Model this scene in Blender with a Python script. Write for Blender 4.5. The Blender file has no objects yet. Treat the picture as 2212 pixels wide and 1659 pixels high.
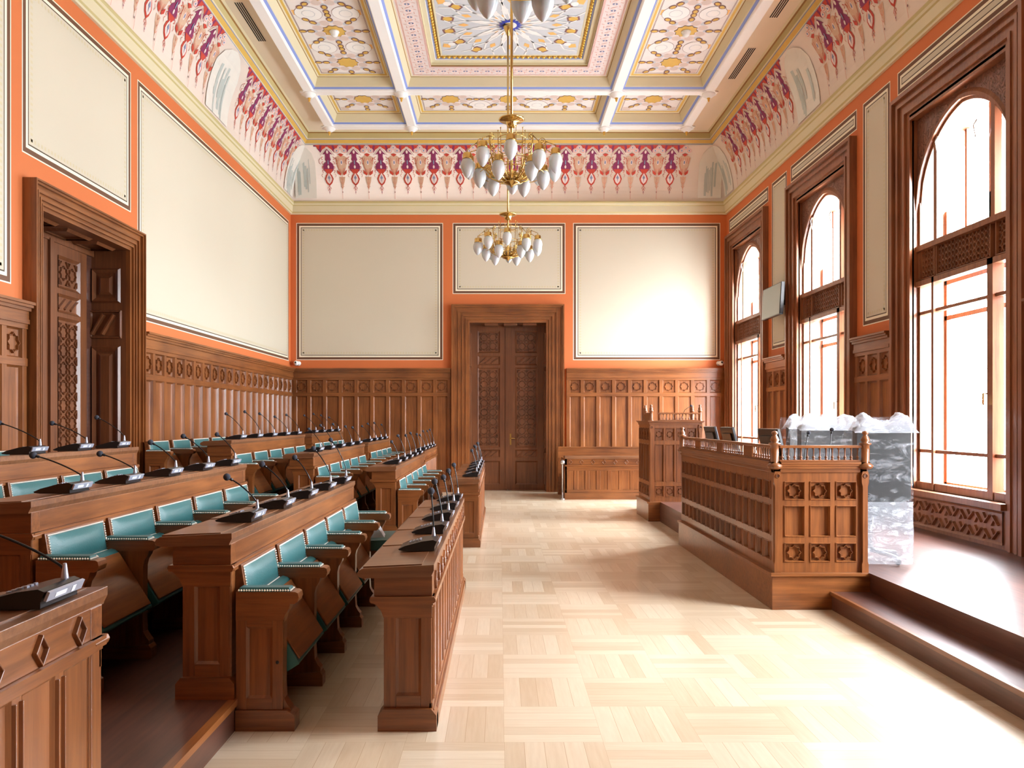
import bpy, bmesh, math, random
from mathutils import Vector, noise
random.seed(7)
PI = math.pi
S = bpy.context.scene
C = S.collection

# ---------------------------------------------------------------- camera, sky, exposure
FPX = 1720.0
cd = bpy.data.cameras.new('camera'); cam = bpy.data.objects.new('camera', cd); C.objects.link(cam)
cd.sensor_width = 36.0; cd.lens = FPX / 2212 * 36
cd.shift_x = (1106 - 1080) / 2212; cd.shift_y = (906 - 829.5) / 2212
cam.location = (0, 0, 1.5); cam.rotation_euler = (PI / 2, 0, 0)
cd.clip_start = 0.05; S.camera = cam
S.view_settings.view_transform = 'Standard'; S.view_settings.look = 'None'
S.view_settings.gamma = 1.0; S.view_settings.use_curve_mapping = False
S.view_settings.exposure = 0.98
SKY = 46.0
w = bpy.data.worlds.new('overcast_sky'); S.world = w; w.use_nodes = True
bg = w.node_tree.nodes['Background']; bg.inputs[0].default_value = (0.85, 0.93, 1.0, 1); bg.inputs[1].default_value = SKY
_t = w.node_tree; _tc = _t.nodes.new('ShaderNodeTexCoord'); _sp = _t.nodes.new('ShaderNodeSeparateXYZ'); _mr = _t.nodes.new('ShaderNodeValToRGB')
_ma = _t.nodes.new('ShaderNodeMath'); _ma.operation = 'MULTIPLY_ADD'; _ma.inputs[1].default_value = 0.5; _ma.inputs[2].default_value = 0.5
_m2 = _t.nodes.new('ShaderNodeMath'); _m2.operation = 'MULTIPLY'; _m2.inputs[1].default_value = SKY
_e = _mr.color_ramp.elements; _e[0].position = 0.44; _e[0].color = (0.38, 0.38, 0.38, 1); _e[1].position = 0.72; _e[1].color = (1, 1, 1, 1)
_q = _mr.color_ramp.elements.new(0.5); _q.color = (0.42, 0.42, 0.42, 1)     # dim ground, brighter haze upwards
_t.links.new(_tc.outputs['Generated'], _sp.inputs[0]); _t.links.new(_sp.outputs[2], _ma.inputs[0]); _t.links.new(_ma.outputs[0], _mr.inputs[0]); _t.links.new(_mr.outputs[0], _m2.inputs[0]); _t.links.new(_m2.outputs[0], bg.inputs[1])
S.cycles.use_denoising = True
S.cycles.max_bounces = 10; S.cycles.diffuse_bounces = 6; S.cycles.glossy_bounces = 4
S.cycles.transparent_max_bounces = 24; S.cycles.transmission_bounces = 6
S.cycles.sample_clamp_indirect = 12.0
S.cycles.caustics_reflective = False; S.cycles.caustics_refractive = False

# main dimensions of the room (camera stands at x=0, y=0)
XL, XR, YB, YF = -4.336, 4.69, 16.5, -3.2
WIN_Y = [15.1, 11.65, 8.2, 4.75]          # window centres on the right wall
for i, yc in enumerate(WIN_Y):                  # sky portals: guide daylight sampling through each opening
    ld = bpy.data.lights.new('window_portal', 'AREA'); ld.shape = 'RECTANGLE'
    ld.size = 4.4; ld.size_y = 1.9; ld.cycles.is_portal = True
    lo = bpy.data.objects.new('window_portal', ld); C.objects.link(lo)
    lo.location = (XR + 0.5, yc, 2.75); lo.rotation_euler = (0, PI / 2, 0)

# ---------------------------------------------------------------- materials
def lin(c):
    r = []
    for v in c:
        v /= 255.0
        r.append(v / 12.92 if v <= 0.04045 else ((v + 0.055) / 1.055) ** 2.4)
    return (*r, 1)
def base_mat(name, rgb, rough=0.5, metal=0.0, spec=0.5):
    m = bpy.data.materials.new(name); m.use_nodes = True
    b = m.node_tree.nodes['Principled BSDF']
    b.inputs['Base Color'].default_value = lin(rgb); b.inputs['Roughness'].default_value = rough
    b.inputs['Metallic'].default_value = metal; b.inputs['Specular IOR Level'].default_value = spec
    return m
def mottled(name, rgb, rough=0.6, amt=0.08, scale=6.0, metal=0.0, bump=0.0, spec=0.5, bscale=60):
    m = base_mat(name, rgb, rough, metal, spec); nt = m.node_tree; b = nt.nodes['Principled BSDF']
    tc = nt.nodes.new('ShaderNodeTexCoord'); n = nt.nodes.new('ShaderNodeTexNoise'); n.inputs['Scale'].default_value = scale
    n.inputs['Detail'].default_value = 5
    nt.links.new(tc.outputs['Object'], n.inputs['Vector'])
    mx = nt.nodes.new('ShaderNodeMix'); mx.data_type = 'RGBA'
    c = lin(rgb); mx.inputs[6].default_value = tuple(v * (1 - amt) for v in c[:3]) + (1,)
    mx.inputs[7].default_value = tuple(min(1, v * (1 + amt)) for v in c[:3]) + (1,)
    nt.links.new(n.outputs['Fac'], mx.inputs[0]); nt.links.new(mx.outputs[2], b.inputs['Base Color'])
    if bump:
        n2 = nt.nodes.new('ShaderNodeTexNoise'); n2.inputs['Scale'].default_value = bscale; nt.links.new(tc.outputs['Object'], n2.inputs['Vector'])
        bp = nt.nodes.new('ShaderNodeBump'); bp.inputs['Strength'].default_value = bump; bp.inputs['Distance'].default_value = 0.01
        nt.links.new(n2.outputs['Fac'], bp.inputs['Height']); nt.links.new(bp.outputs[0], b.inputs['Normal'])
    return m
def wood(name, dark, light, axis='Z', rough=0.32, fine=1.0, bump=0.08):
    m = base_mat(name, light, rough); nt = m.node_tree; b = nt.nodes['Principled BSDF']
    tc = nt.nodes.new('ShaderNodeTexCoord'); mp = nt.nodes.new('ShaderNodeMapping')
    s = {'X': (1.2, 22, 22), 'Y': (22, 1.2, 22), 'Z': (22, 22, 1.2)}[axis]
    mp.inputs['Scale'].default_value = tuple(v * fine for v in s)
    oi = nt.nodes.new('ShaderNodeObjectInfo')
    nt.links.new(tc.outputs['Object'], mp.inputs['Vector']); nt.links.new(oi.outputs['Random'], mp.inputs['Location'])
    n = nt.nodes.new('ShaderNodeTexNoise'); n.inputs['Scale'].default_value = 1.5; n.inputs['Detail'].default_value = 6; n.inputs['Roughness'].default_value = 0.65
    nt.links.new(mp.outputs[0], n.inputs['Vector'])
    n2 = nt.nodes.new('ShaderNodeTexNoise'); n2.inputs['Scale'].default_value = 1.7; n2.inputs['Detail'].default_value = 2
    nt.links.new(tc.outputs['Object'], n2.inputs['Vector'])
    ad = nt.nodes.new('ShaderNodeMath'); ad.operation = 'MULTIPLY_ADD'; ad.inputs[1].default_value = 0.6
    ml = nt.nodes.new('ShaderNodeMath'); ml.operation = 'MULTIPLY'; ml.inputs[1].default_value = 0.4
    nt.links.new(n2.outputs['Fac'], ml.inputs[0]); nt.links.new(n.outputs['Fac'], ad.inputs[0]); nt.links.new(ml.outputs[0], ad.inputs[2])
    cr = nt.nodes.new('ShaderNodeValToRGB'); cr.color_ramp.elements[0].position = 0.33; cr.color_ramp.elements[1].position = 0.66
    cr.color_ramp.elements[0].color = lin(dark); cr.color_ramp.elements[1].color = lin(light)
    nt.links.new(ad.outputs[0], cr.inputs[0]); nt.links.new(cr.outputs[0], b.inputs['Base Color'])
    bp = nt.nodes.new('ShaderNodeBump'); bp.inputs['Strength'].default_value = bump; bp.inputs['Distance'].default_value = 0.004
    nt.links.new(n.outputs['Fac'], bp.inputs['Height']); nt.links.new(bp.outputs[0], b.inputs['Normal'])
    b.inputs['Coat Weight'].default_value = 0.3; b.inputs['Coat Roughness'].default_value = 0.16
    return m
WD, WL = (94, 51, 24), (152, 92, 47)
M = {}
M['wz'] = wood('oak_vertical', WD, WL, 'Z'); M['wy'] = wood('oak_lengthwise', WD, WL, 'Y'); M['wx'] = wood('oak_crosswise', WD, WL, 'X')
M['top'] = wood('oak_desktop', (98, 60, 38), (146, 98, 64), 'X', 0.3)
M['wwin'] = wood('oak_window', (112, 66, 42), (158, 102, 66), 'Z', 0.4)
M['doorw'] = wood('oak_door', (86, 48, 28), (126, 76, 44), 'Z', 0.35)
M['floor_dark'] = wood('brown_floorboards', (58, 34, 28), (98, 60, 46), 'Y', 0.4, bump=0)
M['dais'] = wood('brown_dais_boards', (76, 46, 38), (110, 70, 58), 'Y', 0.42, bump=0)
M['cream'] = mottled('cream_plaster', (206, 197, 176), 0.75, 0.03, 0.6)
M['cream2'] = mottled('cornice_cream', (216, 206, 172), 0.6, 0.04, 2)
M['khaki'] = mottled('cornice_khaki', (196, 182, 128), 0.6, 0.04, 2)
M['orange'] = mottled('orange_wall_paint', (206, 112, 58), 0.7, 0.05, 1.0)
M['brown'] = base_mat('brown_paint_band', (104, 68, 44), 0.6)
M['dline'] = base_mat('dark_paint_line', (82, 66, 48), 0.6)
M['wline'] = base_mat('white_paint_line', (240, 232, 208), 0.6)
M['dentil'] = base_mat('greige_dentil_paint', (204, 192, 158), 0.7)
M['cove'] = mottled('pale_pink_plaster', (232, 216, 202), 0.75, 0.04, 1.2)
M['ceil'] = mottled('ceiling_pale_plaster', (232, 218, 196), 0.7, 0.03, 1.2)
M['white'] = mottled('white_plaster', (240, 238, 234), 0.6, 0.02, 3)
M['blue'] = base_mat('blue_ceiling_paint', (132, 150, 208), 0.6)
M['dblue'] = base_mat('deep_blue_paint', (62, 74, 176), 0.6)
M['gold'] = mottled('ochre_gold_paint', (216, 176, 84), 0.5, 0.1, 8)
M['dgold'] = base_mat('brown_line_and_edge_shade', (150, 108, 50), 0.6)
M['goldleaf'] = mottled('gilt', (226, 178, 80), 0.35, 0.1, 30, 0.6)
M['purple'] = mottled('burgundy_paint', (136, 40, 88), 0.6, 0.25, 14)
M['red'] = mottled('vermilion_paint', (198, 66, 46), 0.6, 0.2, 18)
M['pinkl'] = base_mat('salmon_line_paint', (218, 140, 116), 0.7)
M['fan'] = mottled('faded_fan_paint', (214, 178, 150), 0.7, 0.12, 40)
M['petal'] = base_mat('pale_petal_paint', (236, 214, 208), 0.6)
M['grey'] = base_mat('grey_blue_paint', (132, 140, 168), 0.6)
M['ggreen'] = mottled('weathered_grey_green', (186, 194, 188), 0.8, 0.12, 6)
M['patch'] = mottled('bare_plaster_patch', (226, 222, 212), 0.85, 0.06, 4)
M['field'] = mottled('pale_ornament_field', (232, 226, 222), 0.7, 0.06, 9)
M['fieldp'] = mottled('pinkish_ornament', (216, 198, 188), 0.7, 0.05, 12)
M['fieldb'] = mottled('blue_grey_ornament', (200, 204, 208), 0.7, 0.05, 12)
M['orng'] = base_mat('light_orange_paint', (240, 186, 108), 0.6)
M['plum'] = base_mat('plum_brown_paint', (130, 92, 92), 0.6)
M['bandp'] = mottled('pale_pink_band', (226, 212, 208), 0.7, 0.06, 14)
M['leather'] = mottled('green_leather', (50, 102, 104), 0.36, 0.07, 7, bump=0.12, bscale=120)
M['nail'] = base_mat('bright_nail', (252, 250, 240), 0.3, 0.0)
M['brass'] = mottled('polished_brass', (212, 178, 108), 0.22, 0.08, 12, 1.0)
M['black'] = base_mat('black_plastic', (22, 23, 26), 0.28)
M['foam'] = mottled('grey_foam', (58, 60, 70), 0.95, 0.2, 90)
M['silver'] = base_mat('silver_plastic', (176, 180, 196), 0.3, 0.35)
M['label'] = base_mat('white_label', (226, 230, 240), 0.4)
M['steel'] = base_mat('brushed_steel', (190, 190, 192), 0.25, 0.9)
M['paper'] = base_mat('white_paper', (214, 216, 224), 0.7)
M['bleather'] = mottled('black_leather', (30, 30, 28), 0.4, 0.1, 10)
M['vent'] = base_mat('black_slot', (24, 22, 22), 0.7)
M['cctv'] = base_mat('white_camera_shell', (236, 236, 232), 0.4)
M['screen'] = base_mat('screen_reflection_tint', (146, 156, 150), 0.3)  # grey-green reflection put into the screen's base colour
M['milk'] = base_mat('frosted_glass', (226, 230, 232), 0.22)
b = M['milk'].node_tree.nodes['Principled BSDF']; b.inputs['Transmission Weight'].default_value = 0.25; b.inputs['Subsurface Weight'].default_value = 0.2
def glassmat():
    m = bpy.data.materials.new('window_glass'); m.use_nodes = True; nt = m.node_tree; nt.nodes.clear()
    o = nt.nodes.new('ShaderNodeOutputMaterial'); mx = nt.nodes.new('ShaderNodeMixShader'); t = nt.nodes.new('ShaderNodeBsdfTransparent'); g = nt.nodes.new('ShaderNodeBsdfGlossy')
    g.inputs['Roughness'].default_value = 0.02; mx.inputs[0].default_value = 0.05
    nt.links.new(t.outputs[0], mx.inputs[1]); nt.links.new(t.outputs[0], mx.inputs[1]); nt.links.new(g.outputs[0], mx.inputs[2]); nt.links.new(mx.outputs[0], o.inputs[0])
    return m
M['glass'] = glassmat()
def wrapmat(name='stretch_film', lo=0.1, hi=0.65, scale=7):
    m = bpy.data.materials.new(name); m.use_nodes = True; nt = m.node_tree; b = nt.nodes['Principled BSDF']
    b.inputs['Base Color'].default_value = (0.86, 0.9, 0.98, 1); b.inputs['Roughness'].default_value = 0.22; b.inputs['Specular IOR Level'].default_value = 0.8
    tc = nt.nodes.new('ShaderNodeTexCoord'); mp = nt.nodes.new('ShaderNodeMapping'); mp.inputs['Rotation'].default_value = (0.3, 0.5, 0.2); mp.inputs['Scale'].default_value = (1.0, 1.6, 2.4)
    n = nt.nodes.new('ShaderNodeTexNoise'); n.inputs['Scale'].default_value = scale; n.inputs['Detail'].default_value = 8; n.inputs['Roughness'].default_value = 0.7; n.inputs['Distortion'].default_value = 1.2
    nt.links.new(tc.outputs['Object'], mp.inputs[0]); nt.links.new(mp.outputs[0], n.inputs['Vector'])
    r = nt.nodes.new('ShaderNodeMapRange'); r.inputs[1].default_value = 0.5; r.inputs[2].default_value = 0.72; r.inputs[3].default_value = lo; r.inputs[4].default_value = hi
    nt.links.new(n.outputs['Fac'], r.inputs[0]); nt.links.new(r.outputs[0], b.inputs['Alpha'])
    bp = nt.nodes.new('ShaderNodeBump'); bp.inputs['Strength'].default_value = 0.9; bp.inputs['Distance'].default_value = 0.03
    nt.links.new(n.outputs['Fac'], bp.inputs['Height']); nt.links.new(bp.outputs[0], b.inputs['Normal'])
    return m
M['film'] = wrapmat('stretch_film', 0.02, 0.38, 5); M['filml'] = wrapmat('gathered_film', 0.3, 0.9, 6); M['filmw'] = wrapmat('bunched_film', 0.4, 0.95, 10)
def parquet():
    m = bpy.data.materials.new('oak_parquet'); m.use_nodes = True; nt = m.node_tree; b = nt.nodes['Principled BSDF']
    def mth(op, a, bb=None, c=None):
        n = nt.nodes.new('ShaderNodeMath'); n.operation = op
        for i, v in enumerate((a, bb, c)):
            if v is None: continue
            if isinstance(v, (int, float)): n.inputs[i].default_value = v
            else: nt.links.new(v, n.inputs[i])
        return n.outputs[0]
    tc = nt.nodes.new('ShaderNodeTexCoord'); sp = nt.nodes.new('ShaderNodeSeparateXYZ'); nt.links.new(tc.outputs['Object'], sp.inputs[0])
    P = 0.46; SL = 0.092
    x = mth('DIVIDE', mth('ADD', sp.outputs[0], 40.0), P); y = mth('DIVIDE', mth('ADD', sp.outputs[1], 40.0), P)
    cx, cy = mth('FLOOR', x), mth('FLOOR', y); fx, fy = mth('FRACT', x), mth('FRACT', y)
    par = mth('MODULO', mth('ADD', cx, cy), 2.0)                      # direction of the staves in this square
    u = mth('ADD', mth('MULTIPLY', fx, par), mth('MULTIPLY', fy, mth('SUBTRACT', 1.0, par)))
    st = mth('MULTIPLY', u, P / SL); si = mth('FLOOR', st); sf = mth('FRACT', st)
    cmb = nt.nodes.new('ShaderNodeCombineXYZ'); nt.links.new(cx, cmb.inputs[0]); nt.links.new(cy, cmb.inputs[1]); nt.links.new(si, cmb.inputs[2])
    wn = nt.nodes.new('ShaderNodeTexWhiteNoise'); wn.noise_dimensions = '3D'; nt.links.new(cmb.outputs[0], wn.inputs['Vector'])
    gx = mth('ADD', mth('MULTIPLY', par, 60.0), mth('MULTIPLY', mth('SUBTRACT', 1.0, par), 5.0))
    gy = mth('ADD', mth('MULTIPLY', par, 5.0), mth('MULTIPLY', mth('SUBTRACT', 1.0, par), 60.0))
    c2 = nt.nodes.new('ShaderNodeCombineXYZ'); nt.links.new(mth('MULTIPLY', sp.outputs[0], gx), c2.inputs[0]); nt.links.new(mth('MULTIPLY', sp.outputs[1], gy), c2.inputs[1]); nt.links.new(mth('MULTIPLY', wn.outputs[0], 9.0), c2.inputs[2])
    gn = nt.nodes.new('ShaderNodeTexNoise'); gn.inputs['Scale'].default_value = 1.0; gn.inputs['Detail'].default_value = 4; nt.links.new(c2.outputs[0], gn.inputs['Vector'])
    v = mth('ADD', mth('MULTIPLY', wn.outputs[0], 0.55), mth('MULTIPLY', gn.outputs['Fac'], 0.5))
    cr = nt.nodes.new('ShaderNodeValToRGB'); e = cr.color_ramp.elements
    e[0].position = 0.2; e[0].color = lin((200, 175, 144)); e[1].position = 0.85; e[1].color = lin((224, 207, 182))
    nt.links.new(v, cr.inputs[0])
    edge = mth('MINIMUM', sf, mth('SUBTRACT', 1.0, sf)); gap = mth('GREATER_THAN', edge, 0.012)
    mx = nt.nodes.new('ShaderNodeMix'); mx.data_type = 'RGBA'; mx.inputs[6].default_value = lin((176, 142, 104)); nt.links.new(gap, mx.inputs[0]); nt.links.new(cr.outputs[0], mx.inputs[7])
    nt.links.new(mx.outputs[2], b.inputs['Base Color'])
    b.inputs['Roughness'].default_value = 0.3; b.inputs['Coat Weight'].default_value = 0.3; b.inputs['Coat Roughness'].default_value = 0.12
    bp = nt.nodes.new('ShaderNodeBump'); bp.inputs['Strength'].default_value = 0.12; bp.inputs['Distance'].default_value = 0.004
    nt.links.new(gn.outputs['Fac'], bp.inputs['Height']); nt.links.new(bp.outputs[0], b.inputs['Normal'])
    return m
M['parquet'] = parquet()
def carved(name, rgb_d, rgb_l, scale):
    m = wood(name, rgb_d, rgb_l, 'Z', 0.5); nt = m.node_tree; b = nt.nodes['Principled BSDF']
    tc = nt.nodes.new('ShaderNodeTexCoord'); n = nt.nodes.new('ShaderNodeTexNoise'); n.inputs['Scale'].default_value = scale; n.inputs['Distortion'].default_value = 3.0; n.inputs['Detail'].default_value = 1
    nt.links.new(tc.outputs['Object'], n.inputs['Vector'])
    r = nt.nodes.new('ShaderNodeValToRGB'); r.color_ramp.elements[0].position = 0.46; r.color_ramp.elements[1].position = 0.54; nt.links.new(n.outputs['Fac'], r.inputs[0])
    bp = nt.nodes.new('ShaderNodeBump'); bp.inputs['Strength'].default_value = 1.0; bp.inputs['Distance'].default_value = 0.03
    nt.links.new(r.outputs[0], bp.inputs['Height']); nt.links.new(bp.outputs[0], b.inputs['Normal'])
    return m
M['carve'] = carved('oak_scroll_carving', (104, 62, 44), (146, 94, 68), 9)

# ---------------------------------------------------------------- mesh helpers
class Fr:                                        # a flat frame: a along u, b along v, c along n
    def __init__(s, o, u, v, n): s.o, s.u, s.v, s.n = Vector(o), Vector(u), Vector(v), Vector(n)
    def p(s, a, b, c=0.0): return s.o + s.u * a + s.v * b + s.n * c
    def sub(s, a, b, c=0.0): return Fr(s.p(a, b, c), s.u, s.v, s.n)
class Map:
    def __init__(s, f): s.p = f
W0 = Fr((0, 0, 0), (1, 0, 0), (0, 1, 0), (0, 0, 1))
class MB:
    def __init__(s): s.v, s.f, s.m, s.mats, s.sm = [], [], [], [], []
    def mi(s, mat):
        if mat not in s.mats: s.mats.append(mat)
        return s.mats.index(mat)
    def add(s, vs, fs, mat, smooth=False):
        k = len(s.v); s.v += [tuple(v) for v in vs]; i = s.mi(mat)
        for f in fs: s.f.append(tuple(k + j for j in f)); s.m.append(i); s.sm.append(smooth)
    def box(s, F, u0, u1, v0, v1, n0, n1, mat):
        P = [F.p(a, b, c) for c in (n0, n1) for b in (v0, v1) for a in (u0, u1)]
        s.add(P, [(0, 2, 3, 1), (4, 5, 7, 6), (0, 1, 5, 4), (2, 6, 7, 3), (0, 4, 6, 2), (1, 3, 7, 5)], mat)
    def prism(s, F, pts, n0, n1, mat, smooth=False):
        k = len(pts); P = [F.p(a, b, n0) for a, b in pts] + [F.p(a, b, n1) for a, b in pts]
        s.add(P, [tuple(range(k))[::-1], tuple(range(k, 2 * k))], mat)
        s.add(P, [(i, (i + 1) % k, k + (i + 1) % k, k + i) for i in range(k)], mat, smooth)
    def poly(s, F, pts, n, mat): s.add([F.p(a, b, n) for a, b in pts], [tuple(range(len(pts)))], mat)
    def ell(s, F, cx, cy, rx, ry, n, mat, rot=0.0, k=14):
        c, d = math.cos(rot), math.sin(rot)
        s.poly(F, [(cx + rx * math.cos(t) * c - ry * math.sin(t) * d, cy + rx * math.cos(t) * d + ry * math.sin(t) * c) for t in [2 * PI * i / k for i in range(k)]], n, mat)
    def strip(s, F, pts, w, n, mat, closed=False):             # flat painted line
        L = list(pts) + ([pts[0]] if closed else [])
        for (a, b), (c, d) in zip(L, L[1:]):
            l = math.hypot(c - a, d - b) or 1; x, y = -(d - b) / l * w / 2, (c - a) / l * w / 2
            s.poly(F, [(a + x, b + y), (c + x, d + y), (c - x, d - y), (a - x, b - y)], n, mat)
    def ridge(s, F, pts, w, n0, n1, mat, closed=True):         # raised moulding line, bevelled section
        L = list(pts) + ([pts[0]] if closed else [])
        for (a, b), (c, d) in zip(L, L[1:]):
            l = math.hypot(c - a, d - b) or 1; ex, ey = (c - a) / l, (d - b) / l; x, y = -ey * w / 2, ex * w / 2
            a -= ex * w * .3; b -= ey * w * .3; c += ex * w * .3; d += ey * w * .3
            P = [F.p(a + x, b + y, n0), F.p(c + x, d + y, n0), F.p(c - x, d - y, n0), F.p(a - x, b - y, n0), F.p(a + x * .35, b + y * .35, n1), F.p(c + x * .35, d + y * .35, n1), F.p(c - x * .35, d - y * .35, n1), F.p(a - x * .35, b - y * .35, n1)]
            s.add(P, [(4, 5, 6, 7), (0, 1, 5, 4), (2, 3, 7, 6), (1, 2, 6, 5), (3, 0, 4, 7)], mat)
    def ringq(s, F, r0, n0, r1, n1, mat):                      # between rect r0=(u0,u1,v0,v1) at n0 and inner rect r1 at n1
        def q(r, n): return [F.p(r[0], r[2], n), F.p(r[1], r[2], n), F.p(r[1], r[3], n), F.p(r[0], r[3], n)]
        s.add(q(r0, n0) + q(r1, n1), [(0, 1, 5, 4), (1, 2, 6, 5), (2, 3, 7, 6), (3, 0, 4, 7)], mat)
    def inset(s, F, u0, u1, v0, v1, n_out, n_in, w, mat, field=None):
        s.ringq(F, (u0, u1, v0, v1), n_out, (u0 + w, u1 - w, v0 + w, v1 - w), n_in, mat)
        s.poly(F, [(u0 + w, v0 + w), (u1 - w, v0 + w), (u1 - w, v1 - w), (u0 + w, v1 - w)], n_in, field or mat)
    def lathe(s, o, prof, mat, k=16, axis='Z', smooth=True):   # prof: (radius, height)
        o = Vector(o); P = []; F = []
        for r, h in prof:
            for i in range(k):
                t = 2 * PI * i / k; x, y = r * math.cos(t), r * math.sin(t)
                P.append(o + (Vector((x, y, h)) if axis == 'Z' else Vector((h, x, y)) if axis == 'X' else Vector((x, h, y))))
        for j in range(len(prof) - 1):
            for i in range(k): F.append((j * k + i, j * k + (i + 1) % k, (j + 1) * k + (i + 1) % k, (j + 1) * k + i))
        F.append(tuple(range(k))[::-1]); F.append(tuple((len(prof) - 1) * k + i for i in range(k)))
        s.add(P, F, mat, smooth)
    def tube(s, pts, r, mat, k=8, smooth=True, r1=None):
        pts = [Vector(p) for p in pts]; P = []; F = []; n = len(pts)
        for j, p in enumerate(pts):
            t = (pts[min(j + 1, n - 1)] - pts[max(j - 1, 0)]).normalized()
            a = t.cross(Vector((0, 0, 1)) if abs(t.z) < 0.9 else Vector((0, 1, 0))).normalized(); bb = t.cross(a)
            rr = r if r1 is None else r + (r1 - r) * j / (n - 1)
            for i in range(k): P.append(p + (a * math.cos(2 * PI * i / k) + bb * math.sin(2 * PI * i / k)) * rr)
        for j in range(n - 1):
            for i in range(k): F.append((j * k + i, j * k + (i + 1) % k, (j + 1) * k + (i + 1) % k, (j + 1) * k + i))
        F.append(tuple(range(k))[::-1]); F.append(tuple((n - 1) * k + i for i in range(k)))
        s.add(P, F, mat, smooth)
    def ball(s, c, r, mat, k=10, j=6, sc=(1, 1, 1)):
        c = Vector(c)
        prof = [(max(1e-4, r * math.sin(PI * i / j)), -r * math.cos(PI * i / j)) for i in range(j + 1)]
        P = []; F = []
        for rr, h in prof:
            for i in range(k): P.append(c + Vector((rr * math.cos(2 * PI * i / k) * sc[0], rr * math.sin(2 * PI * i / k) * sc[1], h * sc[2])))
        for q in range(j):
            for i in range(k): F.append((q * k + i, q * k + (i + 1) % k, (q + 1) * k + (i + 1) % k, (q + 1) * k + i))
        s.add(P, F, mat, True)
    def build(s, name, parent=None, bevel=0.0, norm=True, loc=None):
        me = bpy.data.meshes.new(name); me.from_pydata(s.v, [], s.f)
        for i in s.mats: me.materials.append(M[i])
        me.polygons.foreach_set('material_index', s.m); me.polygons.foreach_set('use_smooth', s.sm)
        if norm:
            bm = bmesh.new(); bm.from_mesh(me); bmesh.ops.recalc_face_normals(bm, faces=bm.faces); bm.to_mesh(me); bm.free()
        me.update()
        o = bpy.data.objects.new(name, me); C.objects.link(o)
        if parent: o.parent = parent
        if loc: o.location = loc
        if bevel:
            md = o.modifiers.new('edge', 'BEVEL'); md.width = bevel; md.segments = 2; md.limit_method = 'ANGLE'; md.angle_limit = 0.6
        return o
def tag(o, label=None, cat=None, group=None, kind=None):
    if label: o['label'] = label
    if cat: o['category'] = cat
    if group: o['group'] = group
    if kind: o['kind'] = kind
    return o
def empty(name, loc, label=None, cat=None, group=None, rz=0.0, kind=None):
    o = bpy.data.objects.new(name, None); C.objects.link(o); o.location = loc; o.rotation_euler = (0, 0, rz); o.empty_display_size = 0.1
    return tag(o, label, cat, group, kind)
def copy_tree(o, parent=None):
    c = o.copy(); C.objects.link(c); c.parent = parent
    for ch in [x for x in bpy.data.objects if x.parent == o]: copy_tree(ch, c)
    return c
def star_pts(cx, cy, R, k=8, ratio=0.765, rot=0.0):
    return [(cx + (R if i % 2 == 0 else R * ratio) * math.cos(rot + PI * i / k), cy + (R if i % 2 == 0 else R * ratio) * math.sin(rot + PI * i / k)) for i in range(2 * k)]
FB = Fr((0, YB, 0), (1, 0, 0), (0, 0, 1), (0, -1, 0))
FL = Fr((XL, 0, 0), (0, 1, 0), (0, 0, 1), (1, 0, 0))
FRt = Fr((XR, 0, 0), (0, 1, 0), (0, 0, 1), (-1, 0, 0))
FFr = Fr((0, YF, 0), (1, 0, 0), (0, 0, 1), (0, 1, 0))
# ---------------------------------------------------------------- room shell
def struct(name, mb, label, cat, parent=None, bevel=0.0):
    o = mb.build(name, parent, bevel)
    if parent is None: tag(o, label, cat, kind='structure')
    return o
m = MB(); m.box(W0, XL - .5, XR + .6, YF - .5, YB + .8, -.2, 0, 'parquet')
struct('floor', m, 'pale oak basket-weave parquet floor of the hall', 'floor')

def painted(m, F, u0, u1, v0, v1, dent=True):      # painted wall field with its border lines
    def R(i): return (u0 + i, u1 - i, v0 + i, v1 - i)
    n = .0015
    for a, b_, mat in ((0, .013, 'wline'), (.013, .06, 'brown'), (.06, .092, 'wline'), (.092, .105, 'dline')):
        m.ringq(F, R(a), n, R(b_), n, mat)
    i = .105; m.poly(F, [(u0 + i, v0 + i), (u1 - i, v0 + i), (u1 - i, v1 - i), (u0 + i, v1 - i)], n, 'cream')
    if not dent: return
    for (L, fn) in ((u1 - u0, 0), (v1 - v0, 1)):
        k = int((L - .3) / .055); st = (L - .3) / max(k, 1)
        for j in range(k + 1):
            t = .15 + j * st
            for e in (.13, (v1 - v0 if fn == 0 else u1 - u0) - .165):
                if fn == 0: m.poly(F, [(u0 + t - .013, v0 + e), (u0 + t + .013, v0 + e), (u0 + t + .013, v0 + e + .035), (u0 + t - .013, v0 + e + .035)], n * 2, 'dentil')
                else: m.poly(F, [(u0 + e, v0 + t - .013), (u0 + e + .035, v0 + t - .013), (u0 + e + .035, v0 + t + .013), (u0 + e, v0 + t + .013)], n * 2, 'dentil')
Z0, Z1, ZC = 2.72, 5.57, 7.3
def paint_child(wall, F, rects):
    for r in rects:
        m = MB(); painted(m, F, *r); m.build('painted_panel', wall, norm=False)
DX0, DX1, DZ = -.66, .985, 3.50                    # door opening in the back wall
m = MB(); m.box(FB, XL - .5, DX0 - .1, 0, 7.7, -.6, 0, 'orange'); m.box(FB, DX1 + .1, XR + .6, 0, 7.7, -.6, 0, 'orange'); m.box(FB, DX0 - .1, DX1 + .1, DZ + .1, 7.7, -.6, 0, 'orange')
m.box(FB, DX0 - .1, DX1 + .1, 0, DZ + .1, -.62, -.6, 'orange')
wall_back = struct('wall_back', m, 'orange back wall with painted cream fields around the double door', 'wall')
paint_child(wall_back, FB, [(-4.22, -1.18, Z0 + .01, Z1), (-.98, 1.355, 4.10, Z1), (1.515, 4.565, Z0 + .01, Z1)])
LY0, LY1, LZ = 7.44, 9.26, 3.46                    # door opening in the left wall
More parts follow.
